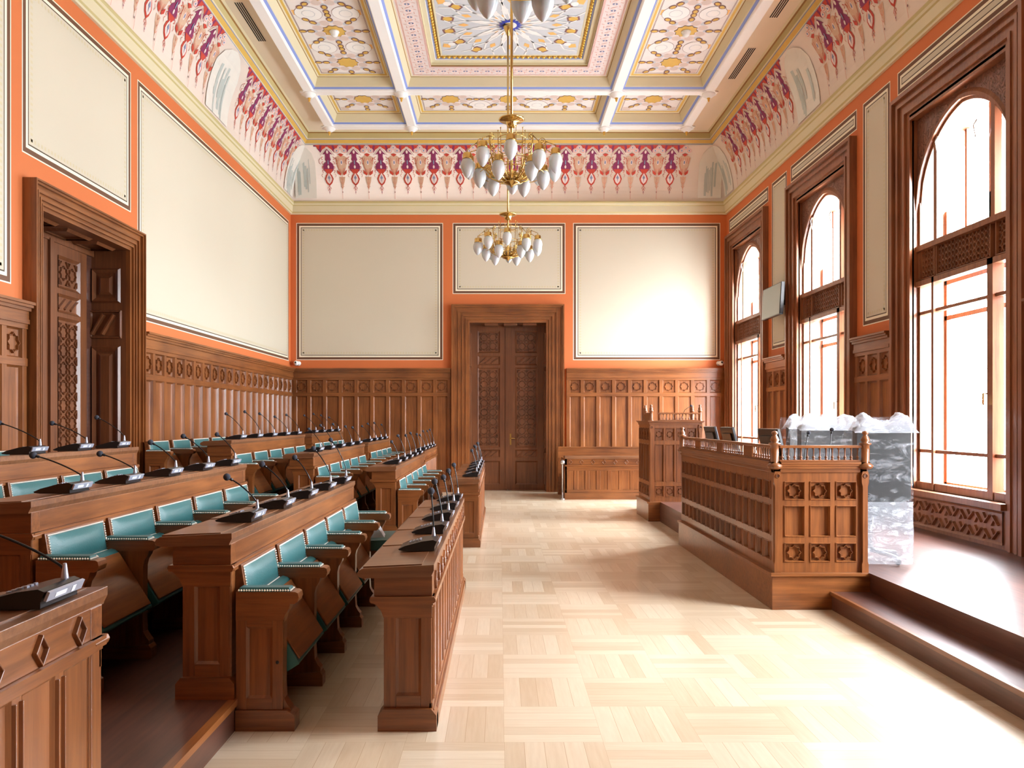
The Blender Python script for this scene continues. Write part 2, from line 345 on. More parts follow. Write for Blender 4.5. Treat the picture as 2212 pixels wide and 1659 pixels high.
m = MB(); m.box(FL, YF - .5, LY0 - .08, 0, 7.7, -.6, 0, 'orange'); m.box(FL, LY1 + .08, YB + .6, 0, 7.7, -.6, 0, 'orange'); m.box(FL, LY0 - .08, LY1 + .08, LZ + .08, 7.7, -.6, 0, 'orange')
m.box(FL, LY0 - .08, LY1 + .08, 0, LZ + .1, -.62, -.6, 'orange')
wall_left = struct('wall_left', m, 'orange left wall with tall painted cream fields', 'wall')
paint_child(wall_left, FL, [(9.52, 16.33, Z0 - .02, Z1), (7.22, 9.35, 3.93, Z1), (4.9, 7.06, Z0 - .02, Z1), (.5, 4.7, Z0 - .02, Z1)])
m = MB(); e0 = YF - .5
for yc in sorted(WIN_Y):
    m.box(FRt, e0, yc - .9, 0, 7.7, -.44, 0, 'orange'); m.box(FRt, yc - .9, yc + .9, 4.98, 7.7, -.44, 0, 'orange'); m.box(FRt, yc - .9, yc + .9, 0, .72, -.44, 0, 'orange'); e0 = yc + .9
m.box(FRt, e0, YB + .6, 0, 7.7, -.44, 0, 'orange')
wall_right = struct('wall_right', m, 'orange window wall with narrow painted cream strips', 'wall')
rr = []
for yc in WIN_Y: rr.append((yc - 1.19, yc + 1.19, 5.31, 5.58))
for a, b_ in zip(WIN_Y, WIN_Y[1:]): c = (a + b_) / 2; rr.append((c - .36, c + .36, 2.70, 5.57))
for r in rr:
    m = MB(); painted(m, FRt, *r, dent=(r[3] - r[2] > 1)); m.build('painted_panel', wall_right, norm=False)
m = MB(); m.box(FFr, XL - .5, XR + .6, 0, 7.7, -.5, 0, 'cream')
struct('wall_front', m, 'plain cream wall behind the viewpoint', 'wall')

# horizontal profiles swept around the room
def perim(m, prof):
    for (d0, z0, mat), (d1, z1, _) in zip(prof, prof[1:]):
        def q(d, z): return [(XL + d, YF + d, z), (XR - d, YF + d, z), (XR - d, YB - d, z), (XL + d, YB - d, z)]
        m.add(q(d0, z0) + q(d1, z1), [(0, 1, 5, 4), (1, 2, 6, 5), (2, 3, 7, 6), (3, 0, 4, 7)], mat)
m = MB(); perim(m, [(0, 5.74, 'cream2'), (.03, 5.745, 'cream2'), (.035, 5.77, 'khaki'), (.05, 5.79, 'cream2'), (.06, 5.91, 'khaki'), (.075, 5.925, 'cream2'), (.085, 5.955, 'khaki'), (.095, 5.975, 'khaki'), (.09, 6.0, 'khaki'), (0.0, 6.005, 'khaki')])
o = m.build('trim_1', norm=False); tag(o, 'cream moulded cornice between orange wall and painted cove', 'cornice', kind='structure')
def cove_d(t): return .05 + .34 * max(t, 0) ** 2.1
NT = 14
m = MB(); perim(m, [(cove_d(i / NT), 6.0 + 1.05 * i / NT, 'cove') for i in range(NT + 1)])
for i in range(len(m.sm)): m.sm[i] = True
cove = m.build('trim_2', norm=False); tag(cove, 'pale cove with hanging burgundy and red painted frieze', 'cove', kind='structure')
m = MB(); perim(m, [(.39, 7.045, 'white'), (.385, 7.065, 'grey'), (.39, 7.075, 'cream2'), (.395, 7.09, 'gold'), (.44, 7.14, 'grey'), (.45, 7.15, 'cream2'), (.46, 7.17, 'khaki'), (.47, 7.265, 'dgold'), (.49, 7.28, 'cream2'), (.52, 7.30, 'cream2')])
o = m.build('trim_3', norm=False); tag(o, 'gold banded cornice at the edge of the ceiling', 'cornice', kind='structure')

# frieze painted on the cove
def cove_map(side):
    def P(s_, h, n=0.0):                            # h measured down from the top of the cove
        t = max(0.0, 1 - h / 1.05); d = cove_d(t) + n; z = 6.0 + 1.05 * t
        return Vector({'B': (s_, YB - d, z), 'L': (XL + d, s_, z), 'R': (XR - d, s_, z)}[side])
    return Map(P)
def motif(m, F, x, n=.006):
    def E(cx, cy, rx, ry, k, mat, rot=0): m.ell(F, x + cx, cy, rx, ry, n * k, mat, rot, 10)
    def T(p, k, mat): m.poly(F, [(x + a, b_) for a, b_ in p], n * k, mat)
    def Ls(p, w_, k, mat):
        for sx in (1, -1): m.strip(F, [(x + sx * a, b_) for a, b_ in p], w_, n * k, mat)
    # upper band
    T([(-.2695, .0), (.2695, .0), (.2695, .028), (-.2695, .028)], .8, 'purple')
    for sx in (1, -1):
        T([(sx * .14, .0), (sx * .235, .0), (sx * .2, .05), (sx * .165, .075)], 1.2, 'red')
        Ls([(.15, .22), (.185, .26), (.18, .31), (.155, .33)], .008, 1.5, 'red'); Ls([(.12, .5), (.15, .53), (.13, .57)], .007, 1.5, 'pinkl')
        T([(0, .01), (sx * .2, .01), (sx * .2, .06), (sx * .14, .13), (sx * .08, .06)], 1, 'purple')
        T([(0, .01), (sx * .1, .01), (sx * .12, .09), (sx * .04, .05)], 1.4, 'red')
        Ls([(0, .045), (.07, .085), (.125, .16), (.14, .175)], .012, 2.4, 'petal')
    T([(0, .065), (.105, .165), (.05, .15), (.045, .2), (.06, .25), (.03, .29), (-.03, .29), (-.06, .25), (-.045, .2), (-.05, .15), (-.105, .165)], 1.6, 'purple')
    E(0, .12, .022, .03, 3, 'petal'); E(0, .385, .112, .11, 1.5, 'purple'); T([(-.09, .42), (.09, .42), (.05, .49), (0, .52), (-.05, .49)], 2, 'red')
    E(0, .38, .02, .03, 3, 'petal'); E(0, .3, .012, .045, 3, 'grey')
    # drop
    T([(0, .47), (.06, .53), (.09, .6), (.06, .68), (0, .74), (-.06, .68), (-.09, .6), (-.06, .53)], 1.2, 'red')
    T([(0, .49), (.04, .55), (.062, .61), (.04, .66), (0, .7), (-.04, .66), (-.062, .61), (-.04, .55)], 2.2, 'petal')
    T([(0, .53), (.03, .59), (.01, .6), (0, .67), (-.01, .6), (-.03, .59)], 3, 'grey')
    Ls([(.0, .74), (.03, .77), (.035, .80)], .008, 1.5, 'red'); Ls([(.0, .78), (.022, .83)], .007, 1.5, 'red'); Ls([(0, .70), (0, .9)], .006, 1.5, 'red')
    E(0, .86, .008, .014, 2, 'purple')
    # small scrolls beside the column
    for yy in (.2, .28, .36, .43): Ls([(.1, yy), (.13, yy + .015), (.125, yy + .045), (.105, yy + .05)], .009, 1.5, 'red')
    # companion fan half a period away
    h = P0 / 2
    for cx, cy in ((h - .075, .1), (h + .075, .1), (h, .05)): E(cx, cy, .058, .046, 2, 'petal'); E(cx, cy, .045, .034, 2.5, 'pinkl'); E(cx, cy, .036, .027, 3, 'petal'); E(cx, cy, .016, .014, 3.5, 'grey')
    T([(h - .06, .16), (h, .14), (h + .06, .16), (h, .2)], 2, 'red')
    T([(h - .13, .22), (h - .06, .18), (h + .06, .18), (h + .13, .22), (h + .1, .36), (h + .04, .5), (h, .54), (h - .04, .5), (h - .1, .36)], .7, 'fan')
    for a in (-.1, -.06, -.025, .025, .06, .1): m.strip(F, [(x + h + a, .22), (x + h + a * .8, .36), (x + h + a * .35, .5)], .007, n * 1.6, 'red' if abs(a) > .05 else 'pinkl')
    E(h, .3, .025, .05, 2.2, 'petal'); E(h, .3, .014, .03, 2.6, 'grey')
    for sx in (1, -1): T([(h + sx * .02, .5), (h + sx * .1, .43), (h + sx * .09, .5), (h + sx * .03, .54)], 2, 'red')
    T([(h - .06, .56), (h + .06, .56), (h + .05, .64), (h + .02, .74), (h, .82), (h - .02, .74), (h - .05, .64)], .7, 'fan')
    Ls([(h, .52), (h, .52)], .001, 1, 'fan'); m.strip(F, [(x + h, .54), (x + h, 1.0)], .006, n * 1.4, 'pinkl')
    for yy in (.6, .68, .76): m.strip(F, [(x + h - .035, yy - .02), (x + h, yy + .02), (x + h + .035, yy - .02)], .006, n * 1.8, 'pinkl')
    E(h, .86, .01, .016, 2, 'plum')
P0 = .539
def patch(m, F, x0, x1, top=.02, streaks=9, seed=1, cut=None):
    rd = random.Random(seed); n = .014; w_ = x1 - x0
    pts = [(x0, .98), (x0, .3), (x0 + w_ * .12, .14), (x0 + w_ * .3, top + .04), (x0 + w_ * .5, top), (x0 + w_ * .7, top + .04), (x0 + w_ * .88, .14), (x1, .3), (x1, .98)]
    for (a, b_), (c, d) in zip(pts[:-1], pts[1:]):    # thin vertical slices follow the curved cove
        if abs(c - a) < 1e-6: continue
        ys = [max(b_, d)] + [y for y in (.2, .35, .5, .65, .8) if y > max(b_, d)] + [.98]
        m.poly(F, [(a, b_), (c, d), (c, ys[0]), (a, ys[0])], n, 'patch')
        for y0, y1 in zip(ys, ys[1:]): m.poly(F, [(a, y0), (c, y0), (c, y1), (a, y1)], n, 'patch')
    for k in range(streaks):
        sx = x0 + w_ * (.15 + .7 * rd.random()); sw = w_ * (.015 + .035 * rd.random()); y0 = .25 + .3 * rd.random()
        for q in range(4):
            yy = y0 + q * .11; m.poly(F, [(sx - sw, yy), (sx + sw, yy - .03 * rd.random()), (sx + sw * .9, yy + .11), (sx - sw * .9, yy + .11)], n * 1.15 + .0006 * k, 'ggreen')
m = MB()
skips = {'B': [(-4.3, -3.75), (4.05, 4.5)], 'L': [(11.45, 12.5), (15.75, 16.5)], 'R': [(11.4, 12.45), (15.75, 16.5)]}
for side, s0, s1 in (('B', -4.31 + .26, 4.3), ('L', 7.4, 15.9), ('R', 6.6, 15.9)):
    F = cove_map(side); k = 0
    x = s0
    while x < s1:
        if not any(a - .1 < x < b_ - .1 for a, b_ in skips[side]): motif(m, F, x)
        x += P0
for side, a, b_, sd in (('B', -4.22, -3.78, 1), ('L', 15.75, 16.38, 2), ('R', 15.8, 16.38, 3), ('B', 4.08, 4.56, 4), ('L', 11.55, 12.45, 5), ('R', 11.5, 12.35, 6)):
    patch(m, cove_map(side), a, b_, seed=sd)
m.build('painted_frieze', cove, norm=False)

# ---------------------------------------------------------------- ceiling
XN = [-3.29, -1.70, 2.01, 3.60]; YN = [8.64, 10.26, 13.74, 15.36]; ZB = 7.12
m = MB()
x0, x1, y0, y1 = XN[0] - .075, XN[-1] + .075, YN[0] - .075, YN[-1] + .075
d = .5
for r in ((XL + d, x0, YF + d, YB - d), (x1, XR - d, YF + d, YB - d), (x0, x1, y1, YB - d), (x0, x1, YF + d, y0)):
    m.add([(r[0], r[2], ZC), (r[1], r[2], ZC), (r[1], r[3], ZC), (r[0], r[3], ZC)], [(0, 1, 2, 3)], 'ceil')
m.ringq(W0, (x0, x1, y0, y1), ZC, (x0, x1, y0, y1), ZB, 'cream2')
m.ringq(W0, (x0 - .03, x1 + .03, y0 - .03, y1 + .03), ZC - .04, (x0, x1, y0, y1), ZC - .06, 'cream2')
m.ringq(W0, (x0 - .03, x1 + .03, y0 - .03, y1 + .03), ZC, (x0 - .03, x1 + .03, y0 - .03, y1 + .03), ZC - .04, 'cream2')
m.ringq(W0, (x0, x1, y0, y1), ZB, (XN[0], XN[-1], YN[0], YN[-1]), ZB, 'white')
COF = [(0, 7.12, 'white'), (.07, 7.12, 'white'), (.085, 7.135, 'white'), (.092, 7.16, 'blue'), (.125, 7.185, 'cream2'), (.135, 7.2, 'cream2'), (.18, 7.33, 'dgold'), (.19, 7.335, 'cream2'), (.212, 7.345, 'gold'), (.248, 7.35, 'cream2'), (.262, 7.355, 'white')]
FC = Fr((0, 0, 7.355), (1, 0, 0), (0, 1, 0), (0, 0, -2.5))
def coffer(m, u0, u1, v0, v1, prof):
    for (a, z0, mat), (b_, z1, _) in zip(prof, prof[1:]):
        m.ringq(W0, (u0 + a, u1 - a, v0 + a, v1 - a), z0, (u0 + b_, u1 - b_, v0 + b_, v1 - b_), z1, mat)
def bone(m, F, cx, cy, ang):
    c, s_ = math.cos(ang), math.sin(ang)
    for r, rr_ in ((-.06, .052), (.065, .05)):
        m.ell(F, cx + c * r, cy + s_ * r, .065, rr_, .002, 'plum', ang, 8); m.ell(F, cx + c * r, cy + s_ * r, .047, .032, .003, 'gold', ang, 8)
def medal(m, F, cx, cy, vert=True):
    for k in range(8):
        a = PI / 8 + k * PI / 4; m.ell(F, cx + .25 * math.cos(a), cy + .25 * math.sin(a), .085, .085, .0005, 'petal', 0, 10); m.ell(F, cx + .25 * math.cos(a), cy + .25 * math.sin(a), .07, .07, .001, 'fieldp', 0, 10)
    for k in range(8):
        a = k * PI / 4; r = .41 if k % 2 == 0 else .43; bone(m, F, cx + r * math.cos(a), cy + r * math.sin(a), a)
        m.ell(F, cx + .30 * math.cos(a), cy + .30 * math.sin(a), .05, .05, .001, 'fieldb', 0, 8)
    m.poly(F, star_pts(cx, cy, .185, 10, .82), .002, 'plum'); m.poly(F, star_pts(cx, cy, .175, 10, .82), .003, 'gold')
DONE = set()
def field(m, u0, u1, v0, v1, meds):
    a = .262; u0 += a; u1 -= a; v0 += a; v1 -= a
    m.poly(FC, [(u0, v0), (u1, v0), (u1, v1), (u0, v1)], 0, 'field')
    for i, w_ in ((.012, .005), (.024, .004)):
        m.ringq(FC, (u0 + i, u1 - i, v0 + i, v1 - i), .001, (u0 + i + w_, u1 - i - w_, v0 + i + w_, v1 - i - w_), .001, 'plum')
    for cx, cy, dx, dy in meds:
        medal(m, FC, cx, cy)
        for sx in (-1, 1):
            for sy in (-1, 1):
                X, Y = (cx + sx * .27, cy + sy * .53) if dy else (cx + sx * .53, cy + sy * .27)
                key = (round(X * 8), round(Y * 8)); near = any(abs(key[0] - q[0]) < 2 and abs(key[1] - q[1]) < 2 for q in DONE if not q[0] % 1)
                if not near and u0 + .1 < X < u1 - .1 and v0 + .1 < Y < v1 - .1:
                    DONE.add(key)
                    m.ell(FC, X, Y, .204, .204, .0012, 'plum', 0, 16); m.ell(FC, X, Y, .198, .198, .0016, 'white', 0, 16); m.ell(FC, X, Y, .1, .1, .002, 'fieldb', 0, 10); m.ell(FC, X, Y, .09, .09, .0024, 'white', 0, 10)
                X, Y = (cx + sx * .47, cy + sy * .5) if dy else (cx + sx * .5, cy + sy * .47)
                q = .07; X = min(max(X, u0 + .04 + q), u1 - .04 - q); Y = min(max(Y, v0 + .04 + q), v1 - .04 - q); key = (round(X * 8) + .5, round(Y * 8))
                if any(abs(key[0] - w_[0]) < 1.2 and abs(key[1] - w_[1]) < 1.2 for w_ in DONE if w_[0] % 1): continue
                DONE.add(key)
                m.poly(FC, [(X - q, Y - q), (X + q, Y - q), (X + q, Y + q), (X - q, Y + q)], .0008, 'orng' if dy and abs(Y - cy) > .45 else 'fieldp')
for i in range(3):
    for j in range(3):
        if i == 1 and j == 1: continue
        u0, u1, v0, v1 = XN[i], XN[i + 1], YN[j], YN[j + 1]; coffer(m, u0, u1, v0, v1, COF)
        cx, cy = (u0 + u1) / 2, (v0 + v1) / 2
        if i == 1: meds = [(cx + k * 1.062, cy, 1, 0) for k in (-1, 0, 1)]
        elif j == 1: meds = [(cx, cy + k * 1.05, 0, 1) for k in (-1, 0, 1)]
        else: meds = [(cx, cy, 0, 1)]
        field(m, u0, u1, v0, v1, meds)
# great central coffer
u0, u1, v0, v1 = XN[1], XN[2], YN[1], YN[2]; CX, CY = (u0 + u1) / 2, (v0 + v1) / 2
coffer(m, u0, u1, v0, v1, [p for p in COF if p[0] < .2] + [(.21, 7.34, 'bandp'), (.56, 7.34, 'dgold'), (.565, 7.36, 'cream2'), (.57, 7.40, 'cream2'), (.64, 7.41, 'white'), (.645, 7.425, 'grey'), (.665, 7.43, 'grey'), (.67, 7.44, 'gold'), (.715, 7.47, 'cream2'), (.735, 7.44, 'cream2'), (.76, 7.445, 'cream2')])  # brown on the band's step edge paints in its shade
FD = Fr((0, 0, 7.34), (1, 0, 0), (0, 1, 0), (0, 0, -2.5))
for i, w_ in ((.235, .006), (.25, .004), (.53, .004), (.545, .006)):
    m.ringq(FD, (u0 + i, u1 - i, v0 + i, v1 - i), .001, (u0 + i + w_, u1 - i - w_, v0 + i + w_, v1 - i - w_), .001, 'pinkl')
def rosette_line(x_, y_):
    m.ell(FD, x_, y_, .07, .07, .0012, 'petal', 0, 10); m.ell(FD, x_, y_, .042, .03, .0018, 'grey', 0, 10); m.ell(FD, x_, y_, .01, .028, .0024, 'petal', 0, 6)
    for a in range(6):
        t = a * PI / 3 + .5; m.strip(FD, [(x_ + .085 * math.cos(t), y_ + .085 * math.sin(t)), (x_ + .12 * math.cos(t + .35), y_ + .12 * math.sin(t + .35))], .007, .0015, 'pinkl')
nx, ny = 17, 16
for k in range(nx):
    x_ = u0 + .39 + (u1 - u0 - .78) * k / (nx - 1)
    for y_ in (v0 + .39, v1 - .39): rosette_line(x_, y_)
for k in range(1, ny - 1):
    y_ = v0 + .39 + (v1 - v0 - .78) * k / (ny - 1)
    for x_ in (u0 + .39, u1 - .39): rosette_line(x_, y_)
# girih painting
FG = Fr((CX, CY, 7.447), (1, 0, 0), (0, 1, 0), (0, 0, -3)); hx, hy = (u1 - u0) / 2 - .75, (v1 - v0) / 2 - .75
m.poly(FG, [(-hx, -hy), (hx, -hy), (hx, hy), (-hx, hy)], 0, 'fieldb')
def clipd(p): return abs(p[0]) < hx and abs(p[1]) < hy
def cstrip(pts, w_, n, mat):
    for a, b_ in zip(pts, pts[1:]):
        if clipd(a) and clipd(b_): m.strip(FG, [a, b_], w_, n, mat)
def pol(r, a): return (r * math.cos(a), r * math.sin(a))
for k in range(16):
    a = k * PI / 8
    kite = [pol(.16, a), pol(.24, a - .12), pol(.34, a), pol(.24, a + .12)]; m.poly(FG, kite, .001, 'orng')
    cell = [pol(.2, a + PI / 16), pol(.42, a + .02), pol(.62, a + PI / 16), pol(.42, a + PI / 8 - .02)]; m.poly(FG, [pol(r_ * 1, t) for r_, t in ((.3, a + PI / 16), (.45, a + .07), (.56, a + PI / 16), (.45, a + PI / 8 - .07))], .0008, 'white')
    cstrip([pol(.17, a), pol(.42, a + PI / 16 * .6), pol(.66, a + PI / 16), pol(.9, a + PI / 16 * .4)], .026, .002, 'white')
    cstrip([pol(.17, a), pol(.42, a - PI / 16 * .6), pol(.66, a - PI / 16), pol(.9, a - PI / 16 * .4)], .026, .002, 'white')
    k2 = [pol(.62, a), pol(.7, a - .07), pol(.8, a), pol(.7, a + .07)]
    if all(clipd(p) for p in k2): m.poly(FG, k2, .001, 'orng')
    hxg = [pol(.86, a + PI / 16 - .06), pol(.94, a + PI / 16 - .09), pol(1.05, a + PI / 16 - .05), pol(1.05, a + PI / 16 + .05), pol(.94, a + PI / 16 + .09), pol(.86, a + PI / 16 + .06)]
    if all(clipd(p) for p in hxg): m.poly(FG, hxg, .001, 'plum'); m.poly(FG, [((x_ - pol(.95, a + PI / 16)[0]) * .7 + pol(.95, a + PI / 16)[0], (y_ - pol(.95, a + PI / 16)[1]) * .7 + pol(.95, a + PI / 16)[1]) for x_, y_ in hxg], .0016, 'gold')
    cstrip([pol(.78, a), pol(1.0, a + .14), pol(1.16, a + .06), pol(1.35, a + .12)], .022, .002, 'white'); cstrip([pol(.78, a), pol(1.0, a - .14), pol(1.16, a - .06), pol(1.35, a - .12)], .022, .002, 'white')
    for rr_ in (1.2, 1.42):
        q = [pol(rr_ - .08, a + .2), pol(rr_, a + .13), pol(rr_ + .08, a + .2), pol(rr_, a + .27)]
        if all(clipd(p) for p in q): m.poly(FG, q, .001, 'orng')
    p = pol(1.1, a + .2)
    if clipd(pol(1.2, a + .2)): m.ell(FG, *p, .06, .06, .0012, 'white', 0, 8)
m.poly(FG, star_pts(0, 0, .19, 16, .72), .0025, 'dblue'); m.ell(FG, 0, 0, .1, .1, .003, 'white', 0, 16)
ceiling = m.build('ceiling', norm=False); tag(ceiling, 'painted coffered ceiling with gilt central star panel', 'ceiling', kind='structure')
m = MB(); m.box(W0, XL - .6, XR + .6, YF - .5, YB + .6, 7.62, 7.75, 'cream'); m.build('light_block_slab', ceiling)  # unseen slab added above the coffers to block light
m = MB()                                             # gilt bead course round the central panel
bu0, bu1, bv0, bv1 = u0 + .69, u1 - .69, v0 + .69, v1 - .69
for k in range(28):
    for y_ in (bv0, bv1): m.ball((bu0 + (bu1 - bu0) * k / 27, y_, 7.445), .032, 'goldleaf', 8, 4, (1, .8, 1))
for k in range(1, 25):
    for x_ in (bu0, bu1): m.ball((x_, bv0 + (bv1 - bv0) * k / 25, 7.445), .032, 'goldleaf', 8, 4, (.8, 1, 1))
m.build('gilt_beading', ceiling)
m = MB()
m.lathe((0, 0, 0), [(.11, 0), (.115, -.01), (.11, -.03), (.075, -.045), (.07, -.06), (.04, -.075)], 'white', 20)
m.lathe((0, 0, 0), [(.024, -.07), (.03, -.085), (.016, -.10), (.02, -.115), (.012, -.135), (.002, -.145)], 'goldleaf', 10)
m.prism(Fr((0, 0, 0), (1, 0, 0), (0, 1, 0), (0, 0, 1)), star_pts(0, 0, .165, 8, .8, PI / 8), -.004, .02, 'white')
boss = None
for x_ in XN:
    for y_ in YN:
        if boss is None: boss = m.build('ceiling_boss', ceiling, loc=(x_, y_, ZB))
        else:
            c = boss.copy(); C.objects.link(c); c.location = (x_, y_, ZB)
def vent(x, y0, y1, lab):
    v = empty('ceiling_vent', (x, y0, ZC), lab, 'air vent', 'slot vents in the ceiling margin')
    m = MB(); m.box(W0, -.068, .068, 0, y1 - y0, -.004, .02, 'ceil'); m.build('frame', v)
    m = MB()
    for k in range(4): m.box(W0, -.056 + k * .031, -.038 + k * .031, .02, y1 - y0 - .02, -.007, -.0035, 'vent')
    m.build('slot_grille', v)
vent(-3.64, 11.05, 12.22, 'black slotted ceiling vent above the left wall frieze')
vent(3.94, 12.41, 13.57, 'black slotted ceiling vent on the window side, farther of two')
vent(3.94, 10.3, 11.5, 'black slotted ceiling vent on the window side, nearer of two')
for x_, lab in ((-2.495, 'white dome detector on the gold star of the left ceiling coffer'), (2.805, 'white dome detector on the gold star of the right ceiling coffer')):
    m = MB(); m.lathe((0, 0, 0), [(.07, 0), (.075, -.02), (.06, -.03), (.055, -.06), (.03, -.085), (.004, -.09)], 'cctv', 18)
    tag(m.build('ceiling_detector', loc=(x_, 12.0, 7.353)), lab, 'detector', 'ceiling detectors')

# ---------------------------------------------------------------- joinery on the walls
def lattice(m, F, u0, u1, v0, v1, nin, nout, mat, pitch=.2):
    nu = max(1, round((u1 - u0) / pitch)); nv = max(1, round((v1 - v0) / pitch)); pu, pv = (u1 - u0) / nu, (v1 - v0) / nv
    for i in range(nu):
        for j in range(nv):
            cx, cy = u0 + pu * (i + .5), v0 + pv * (j + .5); R = min(pu, pv) * .44
            m.ridge(F, star_pts(cx, cy, R), .012, nin, nout, mat)
    for i in range(nu + 1):
        for j in range(nv + 1):
            cx, cy = u0 + pu * i, v0 + pv * j
            q = [(cx + a * .16 * pu * 1.4, cy + b_ * .16 * pv * 1.4) for a, b_ in ((1, 0), (0, 1), (-1, 0), (0, -1))]
            q = [(min(max(a, u0), u1), min(max(b_, v0), v1)) for a, b_ in q]
            m.ridge(F, q, .014, nin, nout, mat)
def wainscot(name, F, u0, u1, label, off=0.0, ends=(1, 1)):
    n = max(1, round((u1 - u0) / .325)); p = (u1 - u0) / n
    t = empty(name, (0, 0, 0), label, 'wainscot', kind='structure')
    m = MB(); m.box(F, u0, u1, .0, 2.39, .002, .022, 'wz')
    for i in range(n + 1):
        c = min(max(u0 + i * p, u0 + .034), u1 - .034)
        m.box(F, c - .034, c + .034, .2, 2.36, .022, .052, 'wz')
    for i in range(n):
        a, b_ = u0 + i * p + .034 + (.034 if i == 0 else 0), u0 + (i + 1) * p - .034 - (.034 if i == n - 1 else 0)
        m.inset(F, a, b_, .26, 1.98, .05, .024, .018, 'wz'); m.inset(F, a, b_, 2.05, 2.315, .05, .024, .014, 'wz')
    m.build('panelling', t)
    m = MB()
    for i in range(n):
        a, b_ = u0 + i * p + .034 + (.034 if i == 0 else 0), u0 + (i + 1) * p - .034 - (.034 if i == n - 1 else 0)
        m.ridge(F, star_pts((a + b_) / 2, 2.18, .09), .011, .024, .048, 'wz')
    m.build('star_carving', t)
    m = MB()
    for z0, z1, q in ((0, .2, .065), (.2, .24, .058), (1.98, 2.05, .06), (2.315, 2.36, .062), (2.36, 2.40, .08), (2.40, 2.475, .072), (2.475, 2.505, .095), (2.505, 2.53, .115), (2.53, 2.555, .135)):
        m.box(F, u0, u1, z0, z1, .002, q, 'wy' if abs(F.u.y) > .5 else 'wx')
    m.build('rails_and_cornice', t)
    return t
wainscot('trim_4', FB, XL + .06, -1.02, 'oak wainscot on the back wall left of the double door')
wainscot('trim_5', FB, 1.375, XR - .06, 'oak wainscot on the back wall right of the double door')
wainscot('trim_6', FL, 9.54, YB - .06, 'oak wainscot on the left wall beyond the side door')
wainscot('trim_7', FL, 3.6, 7.21, 'oak wainscot on the left wall before the side door')
k = 8
for a, b_, lab in ((0, 1, 'between the two farthest windows'), (1, 2, 'between the second and third windows'), (2, 3, 'beside the nearest visible window')):
    c = (WIN_Y[a] + WIN_Y[b_]) / 2; wainscot('trim_%d' % k, FRt, c - .48, c + .48, 'short oak wainscot ' + lab); k += 1

def architrave(m, F, u0, u1, vt, wd, mat, mat2, v0=0.0, top=None):
    # stepped moulding round an opening u0..u1 up to vt; wd wide
    steps = [(0, .16, .05), (.16, .22, .075), (.22, .34, .062), (.34, .42, .085), (.42, .56, .07), (.56, .64, .095), (.64, .84, .08), (.84, .93, .11), (.93, 1.0, .13)]
    for a, b_, q in steps:
        a *= wd; b_ *= wd
        m.box(F, u0 - b_, u0 - a, v0, vt + b_, 0, q, mat); m.box(F, u1 + a, u1 + b_, v0, vt + b_, 0, q, mat); m.box(F, u0 - a, u1 + a, vt + a, vt + b_, 0, q, mat2)
def door_leaf(F, u0, u1, v1, parent, flip, handle=None):
    t = MB(); w_ = u1 - u0; pu0, pu1 = u0 + w_ * .2, u1 - w_ * .2
    t.box(F, u0, u1, .0, v1, -.05, -.012, 'doorw')
    zs = [(.12, .62), (.69, .86), (.9, 2.60), (2.65, 2.85), (2.91, v1 - .12)]
    t.box(F, u0, pu0, 0, v1, -.012, .012, 'doorw'); t.box(F, pu1, u1, 0, v1, -.012, .012, 'doorw')
    e = 0
    for a, b_ in zs: t.box(F, pu0, pu1, e, a, -.012, .012, 'doorw'); t.inset(F, pu0, pu1, a, b_, .02, -.008, .03, 'doorw'); e = b_
    t.box(F, pu0, pu1, e, v1, -.012, .012, 'doorw')
    leaf = t.build('door_leaf', parent)
    t = MB(); lattice(t, F, pu0 + .05, pu1 - .05, .96, 2.54, -.01, .012, 'doorw', .2); lattice(t, F, pu0 + .05, pu1 - .05, 2.96, v1 - .17, -.01, .012, 'doorw', .2)
    for a in (.775, 2.75):
        for c in (-.12, 0, .12): t.ridge(F, [((pu0 + pu1) / 2 + c - .06, a - .05), ((pu0 + pu1) / 2 + c + .06, a + .05)], .03, -.01, .014, 'doorw', False)
    t.build('lattice_carving', leaf)
    if handle is not None:
        t = MB(); t.box(F, handle - .018, handle + .018, .96, 1.2, .012, .018, 'brass'); t.tube([F.p(handle, 1.1, .018), F.p(handle, 1.1, .055), F.p(handle + .03, 1.1, .06), F.p(handle + .12, 1.095, .06)], .009, 'brass'); t.build('door_handle', leaf)
# double door in the back wall
d1 = empty('door_1', (0, 0, 0), 'tall carved oak double door in the back wall', 'door', kind='structure')
m = MB(); architrave(m, FB, DX0 + .03, DX1 - .03, DZ, .37, 'wz', 'wx'); m.build('door_frame', d1)
m = MB(); m.box(FB, DX0 - .1, DX0 + .03, 0, DZ + .1, -.45, .0, 'doorw'); m.box(FB, DX1 - .03, DX1 + .1, 0, DZ + .1, -.45, .0, 'doorw'); m.box(FB, DX0, DX1, DZ, DZ + .1, -.45, 0, 'doorw')
for sx, a, b_ in ((1, DX0 + .03, DX0 + .06), (-1, DX1 - .06, DX1 - .03)):
    for z0, z1 in ((.15, .8), (.9, 2.5), (2.6, 3.3)): m.box(FB, a, b_, z0, z1, -.36, -.06, 'doorw')
for c in (-.3, .1, .5): m.box(FB, c - .02, c + .26, DZ - .04, DZ, -.36, -.08, 'doorw')
m.build('reveal_lining', d1)
FBd = FB.sub(0, 0, -.4); xm = (DX0 + DX1) / 2
door_leaf(FBd, DX0 + .03, xm - .005, DZ, d1, 0); door_leaf(FBd, xm + .005, DX1 - .03, DZ, d1, 1, xm + .06)
m = MB(); m.box(FBd, xm - .045, xm + .045, 0.02, DZ, .012, .035, 'doorw'); m.build('centre_bead', d1)
